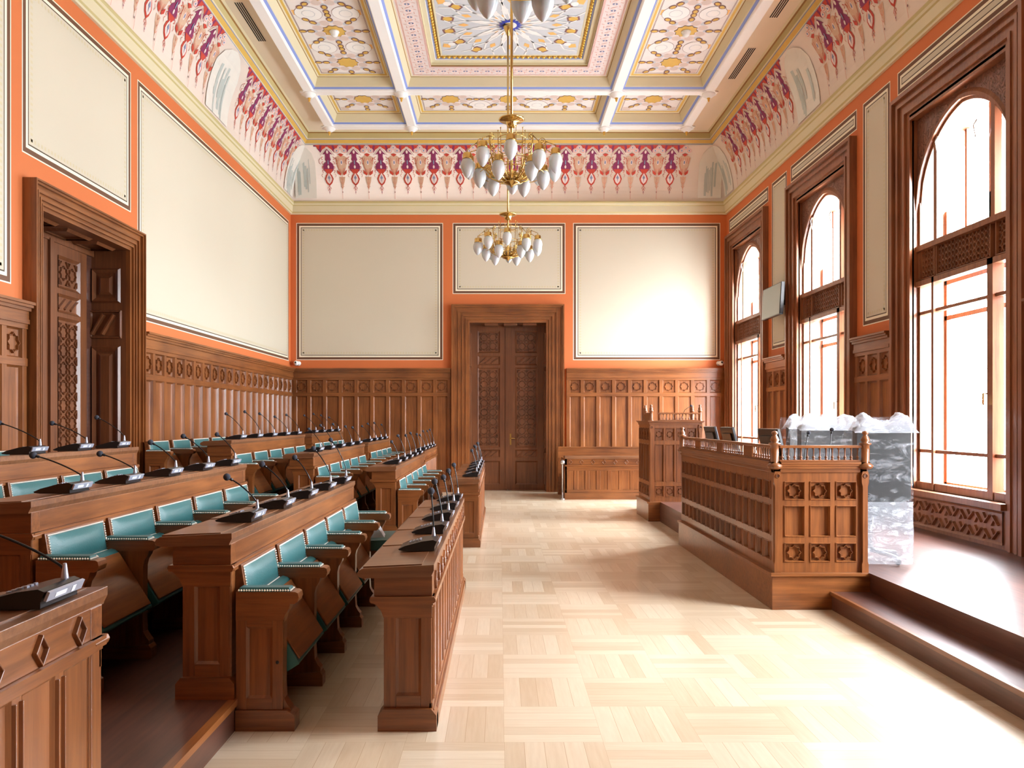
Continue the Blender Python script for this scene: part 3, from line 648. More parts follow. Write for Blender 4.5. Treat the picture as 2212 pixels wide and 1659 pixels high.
# double door in the left wall
d2 = empty('door_2', (0, 0, 0), 'tall carved oak double door in the left wall', 'door', kind='structure')
m = MB(); architrave(m, FL, LY0 + .03, LY1 - .03, LZ, .24, 'wz', 'wy'); m.build('door_frame', d2)
m = MB(); m.box(FL, LY0 - .08, LY0 + .03, 0, LZ + .08, -.46, 0, 'doorw'); m.box(FL, LY1 - .03, LY1 + .08, 0, LZ + .08, -.46, 0, 'doorw'); m.box(FL, LY0, LY1, LZ, LZ + .08, -.46, 0, 'doorw')
m.build('reveal_lining', d2)
FJ = Fr((XL - .46, LY1 - .03, 0), (1, 0, 0), (0, 0, 1), (0, -1, 0))     # panels on the far jamb
m = MB()
for z0, z1 in ((.25, 2.35), (2.85, 3.25)):
    m.ringq(FJ, (.06, .40, z0, z1), .004, (.08, .38, z0 + .02, z1 - .02), .03, 'doorw'); m.ringq(FJ, (.08, .38, z0 + .02, z1 - .02), .03, (.12, .34, z0 + .06, z1 - .06), .008, 'doorw'); m.inset(FJ, .15, .31, z0 + .09, z1 - .09, .012, .03, .03, 'doorw')
m.ridge(FJ, [(.08, 2.5), (.2, 2.7)], .05, .004, .04, 'doorw', False); m.ridge(FJ, [(.2, 2.5), (.32, 2.7)], .05, .004, .04, 'doorw', False); m.ridge(FJ, [(.06, 2.45), (.40, 2.45), (.40, 2.75), (.06, 2.75)], .03, .004, .03, 'doorw')
FS = Fr((XL - .46, LY0, LZ), (1, 0, 0), (0, 1, 0), (0, 0, -1))          # soffit panels
for a, b_ in ((.1, .55), (.7, 1.2), (1.3, 1.72)): m.ringq(FS, (.08, .38, a, b_), .002, (.11, .35, a + .03, b_ - .03), .03, 'doorw')
m.build('reveal_panels', d2)
FLd = FL.sub(0, 0, -.4); ym = (LY0 + LY1) / 2
door_leaf(FLd, LY0 + .03, ym - .005, LZ - .08, d2, 0); door_leaf(FLd, ym + .005, LY1 - .16, LZ - .08, d2, 1)
m = MB(); m.box(FLd, ym - .03, ym + .04, .02, LZ - .06, .012, .04, 'doorw'); m.box(FLd, LY1 - .16, LY1 - .03, 0, LZ, -.05, .0, 'floor_dark'); m.box(FLd, LY0, LY1, LZ - .08, LZ, -.05, .03, 'doorw'); m.build('centre_bead', d2)

# windows
def arch_z(u): u = min(abs(u), .86); return 3.85 + math.sqrt(max(0, .955 ** 2 - (u + .095) ** 2))
def window(yc, idx, label, hooks=True):
    F = FRt.sub(yc, 0, 0); t = empty('window_%d' % idx, (0, 0, 0), label, 'window', kind='structure')
    m = MB()
    steps = [(.86, .93, .03), (.93, .97, .06), (.97, 1.05, .045), (1.05, 1.09, .075), (1.09, 1.14, .06), (1.14, 1.19, .10)]
    for a, b_, q in steps:
        for sx in (-1, 1): m.box(F, min(sx * a, sx * b_), max(sx * a, sx * b_), .29, 4.93 + (b_ - .86) * .9, -.02, q, 'wwin')
        m.box(F, -a, a, 4.93 + (a - .86) * .9, 4.93 + (b_ - .86) * .9, -.02, q, 'wwin')
    m.build('window_frame', t)
    m = MB(); N = 28; us = [-.86 + 1.72 * i / N for i in range(N + 1)]           # spandrel board with the arch cut out, and deep soffit
    for a, b_ in zip(us, us[1:]):
        za, zb = arch_z(a), arch_z(b_)
        m.add([F.p(a, za, -.06), F.p(b_, zb, -.06), F.p(b_, 4.94, -.06), F.p(a, 4.94, -.06)], [(0, 1, 2, 3)], 'carve')
        m.add([F.p(a, za, -.04), F.p(b_, zb, -.04), F.p(b_, zb, -.44), F.p(a, za, -.44)], [(0, 1, 2, 3)], 'wwin', True)
        m.add([F.p(a, za, -.44), F.p(b_, zb, -.44), F.p(b_, 4.99, -.44), F.p(a, 4.99, -.44)], [(0, 1, 2, 3)], 'wwin')
        for r0, r1, n0, n1 in ((0, .04, -.04, -.035), (.04, .08, -.035, -.06)):
            m.add([F.p(a, za + r0, n0), F.p(b_, zb + r0, n0), F.p(b_, zb + r1, n1), F.p(a, za + r1, n1)], [(0, 1, 2, 3)], 'wwin')
    for sx in (-1, 1): m.box(F, min(sx * .86, sx * .9), max(sx * .86, sx * .9), .7, 4.9, -.44, -.0, 'wwin')
    m.box(F, -.86, .86, 4.90, 4.96, -.06, .03, 'wwin'); m.build('arch_lining', t)
    m = MB()                                                                       # mullions and transom
    for n0, n1, hw in ((-.14, -.07, .0),):
        for u in (-.51, .51):
            wv = .022 if u > 0 else .045
            m.box(F, u - .03, u + .03, 3.45, arch_z(u) + .01, n0, n1, 'wwin'); m.box(F, u - wv, u + wv, .72, 3.06, n0 - .01, n1 + .03, 'wwin')
        for sx in (-1, 1): m.box(F, min(sx * .82, sx * .86), max(sx * .82, sx * .86), .72, 3.95, n0, n1, 'wwin')
        m.box(F, -.86, .86, .72, .80, n0, n1 + .02, 'wwin'); m.box(F, -.86, .86, 3.40, 3.46, n0, n1 + .03, 'wwin'); m.box(F, -.86, .86, 3.0, 3.06, n0, n1 + .03, 'wwin')
        for z in (1.13, 2.68): m.box(F, -.86, .86, z, z + .035, n0, n1, 'wwin')
    pr = [(a, arch_z(a)) for a in us]                                              # casement rim under the arch
    for (a, za), (b_, zb) in zip(pr, pr[1:]): m.add([F.p(a * .97, za - .03, -.08), F.p(b_ * .97, zb - .03, -.08), F.p(b_, zb, -.08), F.p(a, za, -.08), F.p(a * .97, za - .03, -.12), F.p(b_ * .97, zb - .03, -.12)], [(0, 1, 2, 3), (0, 1, 5, 4)], 'wwin')
    m.build('mullions', t)
    m = MB(); m.box(F, -.82, .82, 3.05, 3.42, -.15, -.11, 'floor_dark')            # pierced lattice band
    for a, b_ in ((-.82, -.555), (-.465, .49), (.53, .82)):
        n_ = max(2, round((b_ - a) / .062)); p = (b_ - a) / n_
        for i in range(n_):
            for j in range(5):
                cx, cz = a + p * (i + .5), 3.10 + .064 * (j + .5); m.ridge(F, [(cx + .03 * math.cos(q * PI / 3), cz + .032 * math.sin(q * PI / 3)) for q in range(6)], .014, -.11, -.09, 'wwin')
        m.ridge(F, [(a, 3.08), (b_, 3.08), (b_, 3.42), (a, 3.42)], .03, -.11, -.07, 'wwin')
    m.build('lattice_band', t)
    m = MB()                                                                       # outer casement beyond the air gap
    for u in (-.84, -.02, .8): m.box(F, u, u + .045, .74, 3.85, -.40, -.36, 'wwin')
    for z in (.74, 2.62, 3.02, 3.36): m.box(F, -.86, .86, z, z + .05, -.40, -.36, 'wwin')
    m.box(F, -.02, .025, 3.36, 4.78, -.40, -.36, 'wwin'); m.box(F, -.45, -.41, 3.36, arch_z(.43), -.40, -.36, 'wwin'); m.box(F, .41, .45, 3.36, arch_z(.43), -.40, -.36, 'wwin')
    m.build('outer_casement', t)
    m = MB(); g = [(-.86, .74), (.86, .74), (.86, 3.02), (-.86, 3.02)]; m.poly(F, g, -.10, 'glass'); m.poly(F, [(-.86, 3.44)] + [(.86, 3.44)] + [(u, arch_z(u)) for u in us[::-1]], -.10, 'glass')
    m.build('window_pane', t, norm=False)
    m = MB(); m.tube([F.p(-.47, 1.75, -.06), F.p(-.47, 1.75, -.0), F.p(-.47, 1.64, .0)], .009, 'brass', 6); m.box(F, -.485, -.455, 1.70, 1.84, -.07, -.055, 'brass'); m.build('window_handle', t)
    m = MB()
    if hooks:
        for u, z in ((.40, 4.50), (-.30, 4.42)): m.tube([F.p(u, z - .12, -.03), F.p(u, z, -.01), F.p(u - .07, z + .03, .0)], .008, 'steel', 6)
        m.build('opening_stay', t)
    m = MB(); m.box(F, -.9, .9, .66, .72, -.1, .10, 'wwin'); m.box(F, -.86, .86, .29, .66, -.02, .02, 'wwin'); m.inset(F, -.82, .82, .33, .64, .035, .022, .02, 'wwin')
    for i in range(12):
        for j in range(2):
            cx, cz = -.72 + i * .131, .41 + j * .14; s_ = 1 if (i + j) % 2 else -1
            m.ridge(F, [(cx - .035, cz - s_ * .035), (cx + .035, cz + s_ * .035)], .022, .022, .05, 'wwin', False); m.ridge(F, [(cx + .03, cz - s_ * .01), (cx + .06, cz - s_ * .05)], .018, .022, .045, 'wwin', False)
    m.build('window_sill', t)
for i, (yc, lab) in enumerate(zip(WIN_Y, ['farthest arched window, beside the back wall corner', 'middle arched window, behind the wrapped chairs', 'closest visible arched window, at the edge of the photo', 'arched window outside the frame', 'arched window outside the frame, next one'])):
    window(yc, i + 1, lab)

# ---------------------------------------------------------------- seating tiers, dais
TX = [-1.276 - .965 * i for i in range(4)]
m = MB(); F = W0
for i in range(4):
    xr_ = TX[i]; xl_ = TX[i + 1] if i < 3 else XL
    m.box(W0, XL if i == 3 else xl_ - .02, xr_, YF, YB, -.01, .152 * (i + 1), 'floor_dark'); m.box(W0, xr_ - .03, xr_ + .012, YF, YB, .152 * (i + 1) - .03, .152 * (i + 1) + .001, 'wy')
o = struct('floor_tiers', m, 'dark boarded floor rising in steps under the desk rows', 'stepped floor')
m = MB(); m.box(W0, 2.915, XR, YF, 6.3, 0, .29, 'dais'); m.box(W0, 2.35, XR, 6.3, 13.4, 0, .288, 'dais'); m.box(W0, 2.90, 2.93, YF, 6.28, .262, .293, 'dais')
struct('floor_dais', m, 'dark wooden dais along the window wall', 'dais')
m = MB(); m.box(W0, 2.613, 2.915, YF, 6.28, 0, .142, 'dais'); m.box(W0, 2.60, 2.625, YF, 6.28, .115, .145, 'wy')
struct('floor_step', m, 'long dark wooden step up to the dais', 'step')
# ---------------------------------------------------------------- member desks
ORD = ['first', 'second', 'third', 'fourth', 'fifth', 'sixth']
def end_profile():                               # (dx, z): outline of the shaped end panel, front edge at dx = 0
    return [(-.244, .10), (-.244, .50), (-.246, .545), (-.258, .575), (-.28, .60), (-.298, .615), (-.016, .615), (-.016, .10)]
def make_desk(x0, y0, y1, z0, front, nsec, label):
    t = empty('bench_desk', (x0, y0, z0), label, 'desk', 'long oak member desks')
    L = y1 - y0; FE = Fr((0, 0, 0), (1, 0, 0), (0, 0, 1), (0, -1, 0))      # frame of the end panel (faces the viewer)
    for e in (0, 1):
        m = MB(); G = Fr((0, 0 if e == 0 else L, 0), (1, 0, 0), (0, 0, 1), (0, -1 if e == 0 else 1, 0))
        m.prism(G, end_profile(), -.07, -.012, 'wz')
        for a, b_ in ((-.244, -.185), (-.065, -.013)): m.box(G, a, b_, .10, .60, -.012, .0, 'wz')
        m.box(G, -.185, -.065, .10, .165, -.012, 0, 'wx'); m.box(G, -.185, -.065, .545, .60, -.012, 0, 'wx'); m.inset(G, -.185, -.065, .165, .545, .0, -.0105, .012, 'wz')
        m.prism(G, [(-.298, .615), (-.28, .60), (-.258, .575), (-.246, .545), (-.244, .54), (-.011, .54), (-.011, .615)], -.012, .001, 'wx')
        m.prism(G, [(-.27, 0), (-.27, .075), (-.246, .105), (-.011, .105), (.013, .075), (.013, 0)], -.08, .024, 'wx')
        m.prism(G, [(-.305, .615), (-.312, .63), (-.305, .645), (.002, .645), (.009, .63), (.002, .615)], -.07, .018, 'wx')
        m.box(G, -.291, -.009, .645, .745, -.07, .002, 'wx')
        m.build('end_panel', t, .0025)
    m = MB()                                                               # front facing the hall
    G = Fr((-.011, .0, 0), (0, 1, 0), (0, 0, 1), (1, 0, 0))
    m.box(G, .06, L - .06, .06, .72, -.03, -.012, 'wz'); m.box(G, .004, L - .004, .645, .747, -.02, .0, 'wy')
    if front:
        m.box(G, .0, L, 0, .075, -.02, .024, 'wy'); m.box(G, 0, L, .075, .10, -.02, .012, 'wy')
        n = round((L - .1) / .214); p = (L - .1) / n
        for i in range(n):
            a = .05 + i * p; m.box(G, a - .012, a + .036, .10, .60, -.014, .0, 'wz'); m.inset(G, a + .036, a + p - .012, .13, .60, .0, -.010, .012, 'wz')
            m.ridge(G, [(a - .004, .14), (a - .004, .58)], .016, .0, .01, 'wz', False); m.ridge(G, [(a + .028, .14), (a + .028, .58)], .016, .0, .01, 'wz', False)
            c = a + p / 2 + .012; m.ridge(G, [(c - .03, .694), (c, .735), (c + .03, .694), (c, .653)], .012, .0, .013, 'wz')
        m.box(G, L - .062, L, .10, .60, -.014, 0, 'wz'); m.box(G, 0, L, .60, .62, -.014, .006, 'wy'); m.box(G, 0, L, .10, .13, -.014, .003, 'wy')
    else:
        m.box(G, .004, L - .004, .0, .62, -.03, .003, 'wy')
    m.prism(G.sub(0, 0, 0), [(0, .615), (0, .645), (L, .645), (L, .615)], .0, .018, 'wy')
    m.build('front_panel', t, .0025)
    m = MB(); G2 = Fr((0, 0, 0), (1, 0, 0), (0, 0, 1), (0, 1, 0))
    prof = [(0, .80), (0, .772), (-.012, .748), (-.012, .742), (-.345, .735), (-.362, .742), (-.371, .757), (-.362, .772), (-.345, .781), (-.05, .797)]
    m.prism(G2, prof, -.02, L + .02, 'top'); m.build('desktop', t, .002)
    p = L / nsec
    for i in range(nsec):                                                  # lift-up writing boards, each lapping the next a little
        m = MB(); a, b_ = i * p + .004, (i + 1) * p + .002
        def zt(x): return .782 + (x + .345) / .295 * .016
        m.add([(-.345, a, zt(-.345) + .006), (-.06, a, zt(-.06) + .003), (-.06, b_, zt(-.06) + .001), (-.345, b_, zt(-.345) + .001), (-.345, a, zt(-.345) - .01), (-.06, a, zt(-.06) - .01), (-.06, b_, zt(-.06) - .01), (-.345, b_, zt(-.345) - .01)],
              [(0, 1, 2, 3), (0, 1, 5, 4), (1, 2, 6, 5), (2, 3, 7, 6), (3, 0, 4, 7), (4, 5, 6, 7)], 'top')
        m.build('writing_board', t)
    return t

# ---------------------------------------------------------------- tip-up seats
def nails(m, pts, r=.0055):
    for p in pts:
        p = Vector(p); m.add([p + Vector((r, 0, 0)), p + Vector((0, r, 0)), p + Vector((-r, 0, 0)), p + Vector((0, -r, 0)), p + Vector((0, 0, r)), p + Vector((0, 0, -r))], [(0, 1, 4), (1, 2, 4), (2, 3, 4), (3, 0, 4), (1, 0, 5), (2, 1, 5), (3, 2, 5), (0, 3, 5)], 'nail')
def arm_mesh(first):
    m = MB(); G = Fr((0, 0, 0), (1, 0, 0), (0, 0, 1), (0, -1, 0)); T = .06
    body = [(.0, 0.0), (.0, .61), (.262, .61), (.255, .585), (.236, .555), (.228, .52), (.226, .22), (.23, .15), (.246, .12), (.262, .10), (.262, 0)]
    m.prism(G, body, -T, 0, 'wz')
    if first:
        for a, b_ in ((.0, .05), (.175, .226)): m.box(G, a, b_, .10, .53, 0, .012, 'wz')
        m.box(G, .05, .175, .10, .155, 0, .012, 'wx'); m.box(G, .05, .175, .50, .53, 0, .012, 'wx'); m.inset(G, .05, .175, .155, .50, .012, .002, .013, 'wz')
        m.prism(G, [(0, .53), (0, .61), (.262, .61), (.255, .585), (.236, .555), (.228, .53)], 0, .013, 'wx'); m.prism(G, [(0, 0), (0, .075), (.0, .10), (.246, .10), (.285, .075), (.285, 0)], -T - .015, .022, 'wx')
        m.lathe((.2, -.012, .33), [(.009, 0), (.009, -.004), (.004, -.006)], 'black', 8, 'Y')
    else: m.prism(G, [(0, 0), (0, .06), (.262, .08), (.275, .06), (.275, 0)], -T - .008, .008, 'wx')
    m.prism(G, [(.0, .61), (.0, .668), (.285, .668), (.298, .662), (.303, .64), (.296, .618), (.283, .61)], -T - .012, .012, 'wx')
    return m
def pad_mesh(first_only=False):
    m = MB(); T = .06
    y0, y1 = -.008, T + .008; m.add([(.008, y0, .668), (.262, y0, .668), (.262, y1, .668), (.008, y1, .668), (.014, y0 + .008, .688), (.254, y0 + .008, .688), (.254, y1 - .008, .688), (.014, y1 - .008, .688)], [(4, 5, 6, 7), (0, 1, 5, 4), (1, 2, 6, 5), (2, 3, 7, 6), (3, 0, 4, 7)], 'leather')
    return m
def nail_arm():
    m = MB(); T = .06
    nails(m, [(.014 + i * .0125, y, .676) for i in range(20) for y in (-.012, T + .012)], .006); nails(m, [(.262, -.005 + i * .0115, .674) for i in range(7)]); return m
def make_seat(first):
    t = empty('tip_up_seat', (0, 0, 0))
    a = arm_mesh(first).build('armrest', t, .002); pad_mesh().build('arm_pad', a, .004); nail_arm().build('nail_trim', a)
    build_back(t); build_seat(t, 0)
    return t
SW = .62                                          # clear width between arms starts at y = .07
def build_back(t):
    y0, y1 = .072, .632
    G = Fr((.012, 0, .59), (0, 1, 0), Vector((-.16, 0, 1)).normalized(), Vector((1, 0, .16)).normalized())
    m = MB(); m.box(G, y0 - .012, y1 + .012, 0, .196, -.028, .022, 'wy'); m.build('backrest', t, .003)
    m = MB(); N = 6                              # padded leather, pillowed
    def h(i, j, nu, nv): return .024 + .022 * (math.sin(PI * i / nu) ** .35) * (math.sin(PI * j / nv) ** .5)
    nu, nv = 14, 6; P = []
    for j in range(nv + 1):
        for i in range(nu + 1): P.append(G.p(y0 + .012 + (y1 - y0 - .024) * i / nu, .026 + .152 * j / nv, h(i, j, nu, nv)))
    m.add(P, [(j * (nu + 1) + i, j * (nu + 1) + i + 1, (j + 1) * (nu + 1) + i + 1, (j + 1) * (nu + 1) + i) for j in range(nv) for i in range(nu)], 'leather', True)
    back = m.build('backrest_cushion', t)
    m = MB()
    nails(m, [G.p(y0 + .006 + i * .0128, z, .027) for i in range(43) for z in (.022, .183)], .0058); nails(m, [G.p(y, .022 + i * .0135, .027) for i in range(1, 12) for y in (y0 + .006, y1 - .006)], .0058)
    m.build('nail_trim', back)
def build_seat(t, down):
    y0, y1 = .075, .63
    if not down: o, dv = Vector((.285, 0, .295)), Vector((-.21, 0, .335)).normalized()
    else: o, dv = Vector((.42, 0, .44)), Vector((-1, 0, -.03)).normalized()
    nn = Vector((dv.z, 0, -dv.x)) if not down else Vector((0, 0, -1))
    G = Fr(o, (0, 1, 0), dv, nn)
    m = MB(); m.box(G, y0 + .018, y1 - .018, .02, .36, .0, .012, 'wy'); m.build('seat_board', t, .004)
    m = MB(); K = [(0, 0), (.38, 0), (.40, -.02), (.405, -.045), (.39, -.07), (.36, -.082), (.03, -.082), (.0, -.075)]   # side section along dv / -normal
    H = Fr(o + Vector((0, y0, 0)), dv, nn, (0, 1, 0)); m.prism(H, K, 0, y1 - y0, 'leather'); m.build('seat_cushion', t, .008)

SEATP = {}
seats = []
def place_seat(first, x, y, z, label, group, down=False, last=False):
    key = (first, down)
    if key not in SEATP:
        if down:
            t = empty('tip_up_seat', (0, 0, 0)); a = arm_mesh(first).build('armrest', t, .002); pad_mesh().build('arm_pad', a, .004); nail_arm().build('nail_trim', a); build_back(t); build_seat(t, 1)
        else: t = make_seat(first)
        SEATP[key] = t
    else:
        src = SEATP[key]; t = src.copy(); C.objects.link(t)
        for ch in kids[src.name]:
            c = ch.copy(); C.objects.link(c); c.parent = t
            for g in kids.get(ch.name, []): d_ = g.copy(); C.objects.link(d_); d_.parent = c
    if SEATP[key] == t:
        for q in bpy.data.objects:
            if q.parent: kids.setdefault(q.parent.name, [])
        for nm in [t.name] + [c.name for c in t.children]: kids[nm] = list(bpy.data.objects[nm].children)
    t.location = (x, y, z); tag(t, label, 'seat', group)
    if last:                                      # the closing armrest of the row belongs to its last seat
        a = LASTARM['a'].copy(); C.objects.link(a); a.parent = t; a.location = (0, .643, 0)
        for g in LASTARM['k']: d_ = g.copy(); C.objects.link(d_); d_.parent = a
    return t
kids = {}; LASTARM = {}

# ---------------------------------------------------------------- conference microphones
def mic_base():
    m = MB(); G = Fr((0, 0, 0), (1, 0, 0), (0, 0, 1), (0, 1, 0))
    m.prism(G, [(-.012, .0), (-.012, .022), (.0, .05), (-.02, .058), (-.08, .05), (-.17, .026), (-.205, .010), (-.20, .004), (-.17, .0)], -.1, .1, 'black')
    return m
def make_mic(lean, hgt, head_r=.02, kink=.3):
    t = empty('conference_microphone', (0, 0, 0))
    b_ = mic_base().build('microphone_base', t, .004)
    m = MB(); G = Fr((-.0155, 0, .0), (0, 1, 0), (.42 / 1.08, 0, 1 / 1.08), (1 / 1.08, 0, -.42 / 1.08))
    m.box(G, -.097, .097, .026, .056, .0, .009, 'silver'); m.box(G, -.06, .0, .034, .048, .009, .0105, 'label'); m.box(G, .03, .05, .03, .05, .009, .0105, 'label'); m.build('front_plate', b_, .0015)
    m = MB()
    for i in range(4):
        for j in range(3): m.box(W0, -.10 - i * .018, -.092 - i * .018, -.03 + j * .022, -.016 + j * .022, .045 - i * .0055, .053 - i * .0055, 'silver')
    m.build('key_pad', b_)
    x, y = -.03, .062; P = []
    for i in range(13):
        u = i / 12; q = max(0, u - kink * .6) / (1 - kink * .6)
        P.append((x + lean[0] * q ** 1.12, y + lean[1] * q, .052 + hgt * (u * .55 + .45 * (1 - (1 - u) ** 1.6))))
    m = MB(); m.lathe((x, y, .05), [(.013, 0), (.011, .012), (.006, .05), (.005, .055)], 'silver', 10); m.tube(P, .0042, 'black', 7); m.build('gooseneck', t)
    m = MB(); e, f = Vector(P[-1]), Vector(P[-2]); d_ = (e - f).normalized(); m.tube([e - d_ * .012, e + d_ * .012], .008, 'black', 8); c = e + d_ * .022
    m.ball(c, head_r, 'foam', 12, 8); m.build('foam_windshield', t)
    return t

LEAN = {(0, 1): [(-.24, .0)] * 5, (1, 0): [(-.01, -.0), (-.04, .0), (-.035, 0), (-.03, .02), (-.03, 0)], (1, 1): [(-.13, 0), (-.14, 0), (-.11, 0), (-.12, 0), (-.12, 0)]}
HGT = {}
def mic_row(x0, y0, z0, n, leans, hs, rowlab, first=.48, step=.632, only=None):
    for k in range(n):
        if only is not None and k != only: continue
        t = make_mic(leans[k % len(leans)], hs[k % len(hs)])
        t.location = (x0 - .018, y0 + first + step * k, z0 + .801)
        o = ORD[k] if k < n - 1 or n < 2 else 'last'
        tag(t, 'black gooseneck desk microphone, %s along the %s' % (o, rowlab), 'microphone', 'conference microphones on the desks')

def block(y0, y1, rows, blab, nseat, front_row, dx=0.0, miclean=None, only=None):
    """rows: desk rows present (1 = lowest); seats stand in front of every desk but the lowest, and along the wall"""
    p = (y1 - y0 - .06) / nseat
    for r in rows:
        x0 = -.318 - .965 * (r - 1) - (.008 if r > 1 else 0) + dx; z0 = .152 * (r - 1)
        nm = ORD[r - 1]
        make_desk(x0, y0, y1, z0, r == front_row, nseat, 'long oak desk, %s row up from the open floor, %s block' % (nm, blab))
        lean, hs = miclean[r]
        mic_row(x0, y0, z0, nseat if r != 99 else 0, lean, hs, '%s-row desk of the %s block' % (nm, blab), .48 if nseat == 5 else .4, p, only)
    return p
def seat_row(r, y0, y1, blab, nseat, dx=0.0, wallrow=False, down=()):
    p = (y1 - y0 - .06) / nseat; x0 = (-.318 - .965 * r - .008 + dx) if not wallrow else -4.18; z0 = .152 * (r - 1)
    what = 'wall' if wallrow else ORD[r - 1]
    for k in range(nseat):
        o = ORD[k] if k < nseat - 1 else 'last'
        place_seat(k == 0, x0 + .018, y0 + k * p, z0, '%s green leather tip-up seat, %s along the %s seat row, %s block' % ('lowered' if k in down else 'folded', o, what, blab), 'green leather tip-up seats', k in down, k == nseat - 1)
# closing armrest prototype
_a = arm_mesh(False).build('armrest', None, .002); _p = pad_mesh().build('arm_pad', _a, .004); _n = nail_arm().build('nail_trim', _a); LASTARM['a'] = _a; LASTARM['k'] = [_p, _n]

LA = {1: ([(-.012, 0), (-.04, 0), (-.03, 0), (-.035, 0), (-.03, 0)], [.23, .235, .215, .22, .23]),
      2: ([(-.13, -.05), (-.145, 0), (-.105, 0), (-.12, 0), (-.12, 0)], [.17, .2, .21, .25, .3]),
      3: ([(-.25, 0), (-.2, 0), (-.16, 0), (-.18, 0), (-.14, 0)], [.14, .12, .17, .2, .2]),
      4: ([(-.28, 0), (-.28, 0), (-.27, 0), (-.25, 0), (-.22, 0)], [.15, .16, .16, .155, .2])}
LBk = {1: ([(-.05, 0), (-.03, 0), (-.06, 0), (-.04, 0), (-.05, 0)], [.24, .26, .25, .27, .25]),
       2: ([(-.07, 0), (-.08, 0), (-.06, 0), (-.07, 0), (-.05, 0)], [.2, .26, .25, .27, .24]),
       3: ([(-.13, 0), (-.14, 0), (-.12, 0), (-.08, 0), (-.1, 0)], [.21, .25, .26, .22, .2]),
       4: ([(-.19, 0), (-.18, 0), (-.19, 0), (-.17, 0), (-.18, 0)], [.25, .28, .26, .22, .25])}
block(-.62, 2.60, [2], 'nearest', 5, 2, 0.0, {2: ([(-.25, -.02)], [.16])}, only=4)
block(3.85, 7.08, [1, 2, 3, 4], 'front', 5, 1, 0.0, LA)
for r in (1, 2, 3): seat_row(r, 3.85, 7.08, 'front', 5, 0.0, down=(4,) if r == 1 else ())
seat_row(4, 3.85, 7.08, 'front', 5, wallrow=True)
block(9.35, 12.85, [1, 2, 3, 4], 'middle', 5, 1, .075, LBk)
for r in (1, 2, 3): seat_row(r, 9.35, 12.85, 'middle', 5, .075)
seat_row(4, 9.35, 12.85, 'middle', 5, wallrow=True)
block(13.68, 16.36, [2, 3, 4], 'far', 4, 2, .0, {r: LBk[r] for r in (2, 3, 4)})
for r in (2, 3): seat_row(r, 13.68, 16.36, 'far', 4, 0.0)
LASTARM['a'].name = 'armrest_spare'
for q in LASTARM['k'] + [LASTARM['a']]: bpy.data.objects.remove(q, do_unlink=True)
# white sheet of paper propped on the lowered seat
m = MB(); G = Fr((0, 0, 0), (1, 0, 0), (0, 0, 1), (0, 1, 0)); pts = [(0, 0), (.19, 0), (.19, .03), (.10, .17), (.05, .18), (0, .12)]
for i in range(6):
    a = i / 6; m.add([(x_ * (1 - a * .1), .02 * math.sin(i) + i * .03, z_) for x_, z_ in pts] + [(x_ * (1 - (a + .16) * .1), .02 * math.sin(i + 1) + (i + 1) * .03, z_) for x_, z_ in pts], [(0, 1, 7, 6), (1, 2, 8, 7), (2, 3, 9, 8), (3, 4, 10, 9), (4, 5, 11, 10), (5, 0, 6, 11)], 'paper')
m.add([(x_, 0, z_) for x_, z_ in pts], [(0, 1, 2, 3, 4, 5)], 'paper')
tag(m.build('crumpled_paper', loc=(-1.13, 6.62, .455)), 'crumpled white paper lying on the lowered seat of the front block', 'paper')

# ---------------------------------------------------------------- presiding desk and lectern
def turned_post(m, c, z0, h, r=.035):
    m.lathe((c[0], c[1], z0), [(r * .9, 0), (r * 1.3, .012), (r * 1.5, .03), (r * 1.1, .045), (r * .75, .055), (r * .8, h * .5), (r * .75, h * .62), (r * 1.15, h * .65), (r * 1.15, h * .68), (r * .6, h * .70), (r * .9, h * .76), (r * .55, h * .86), (r * .35, h * .89), (r * .62, h * .93), (r * .55, h * .975), (r * .1, h)], 'wz', 14)
def grid_panels(m, F, u0, u1, n, rows, stars, n_out=.0, n_in=-.022):
    """front frame with recessed panels; rows = [(v0, v1, star?)]"""
    p = (u1 - u0) / n; e = p * .11
    return p
def panel_side(t, F, u0, u1, v0, v1, n, rows, name):
    m = MB(); p = (u1 - u0) / n; e = p * .115
    m.box(F, u0, u1, v0, v1, -.05, -.024, 'wz')
    m.box(F, u0, u0 + e, v0, v1, -.024, 0, 'wz'); m.box(F, u1 - e, u1, v0, v1, -.024, 0, 'wz')
    for i in range(1, n): m.box(F, u0 + i * p - e, u0 + i * p + e, v0, v1, -.024, 0, 'wz')
    for i in range(n):
        a, b_ = u0 + i * p + e, u0 + (i + 1) * p - e; q = v0
        for r0, r1, st in rows:
            m.box(F, a, b_, q, r0, -.024, 0, 'wz'); q = r1
            m.ridge(F, [(a, r0), (b_, r0), (b_, r1), (a, r1)], .012, -.002, .007, 'wz'); m.inset(F, a, b_, r0, r1, -.002, -.0225, .007, 'wz')
        m.box(F, a, b_, q, v1, -.024, 0, 'wz')
    o = m.build(name, t); any_ = False
    for i in range(n):
        for r0, r1, st in rows:
            if st: m = MB(); m.ridge(F, star_pts(u0 + (i + .5) * p, (r0 + r1) / 2, min(p * .5 - e, (r1 - r0) / 2) * .76), .0085, -.0225, -.003, 'wz'); m.build('star_carving', o)
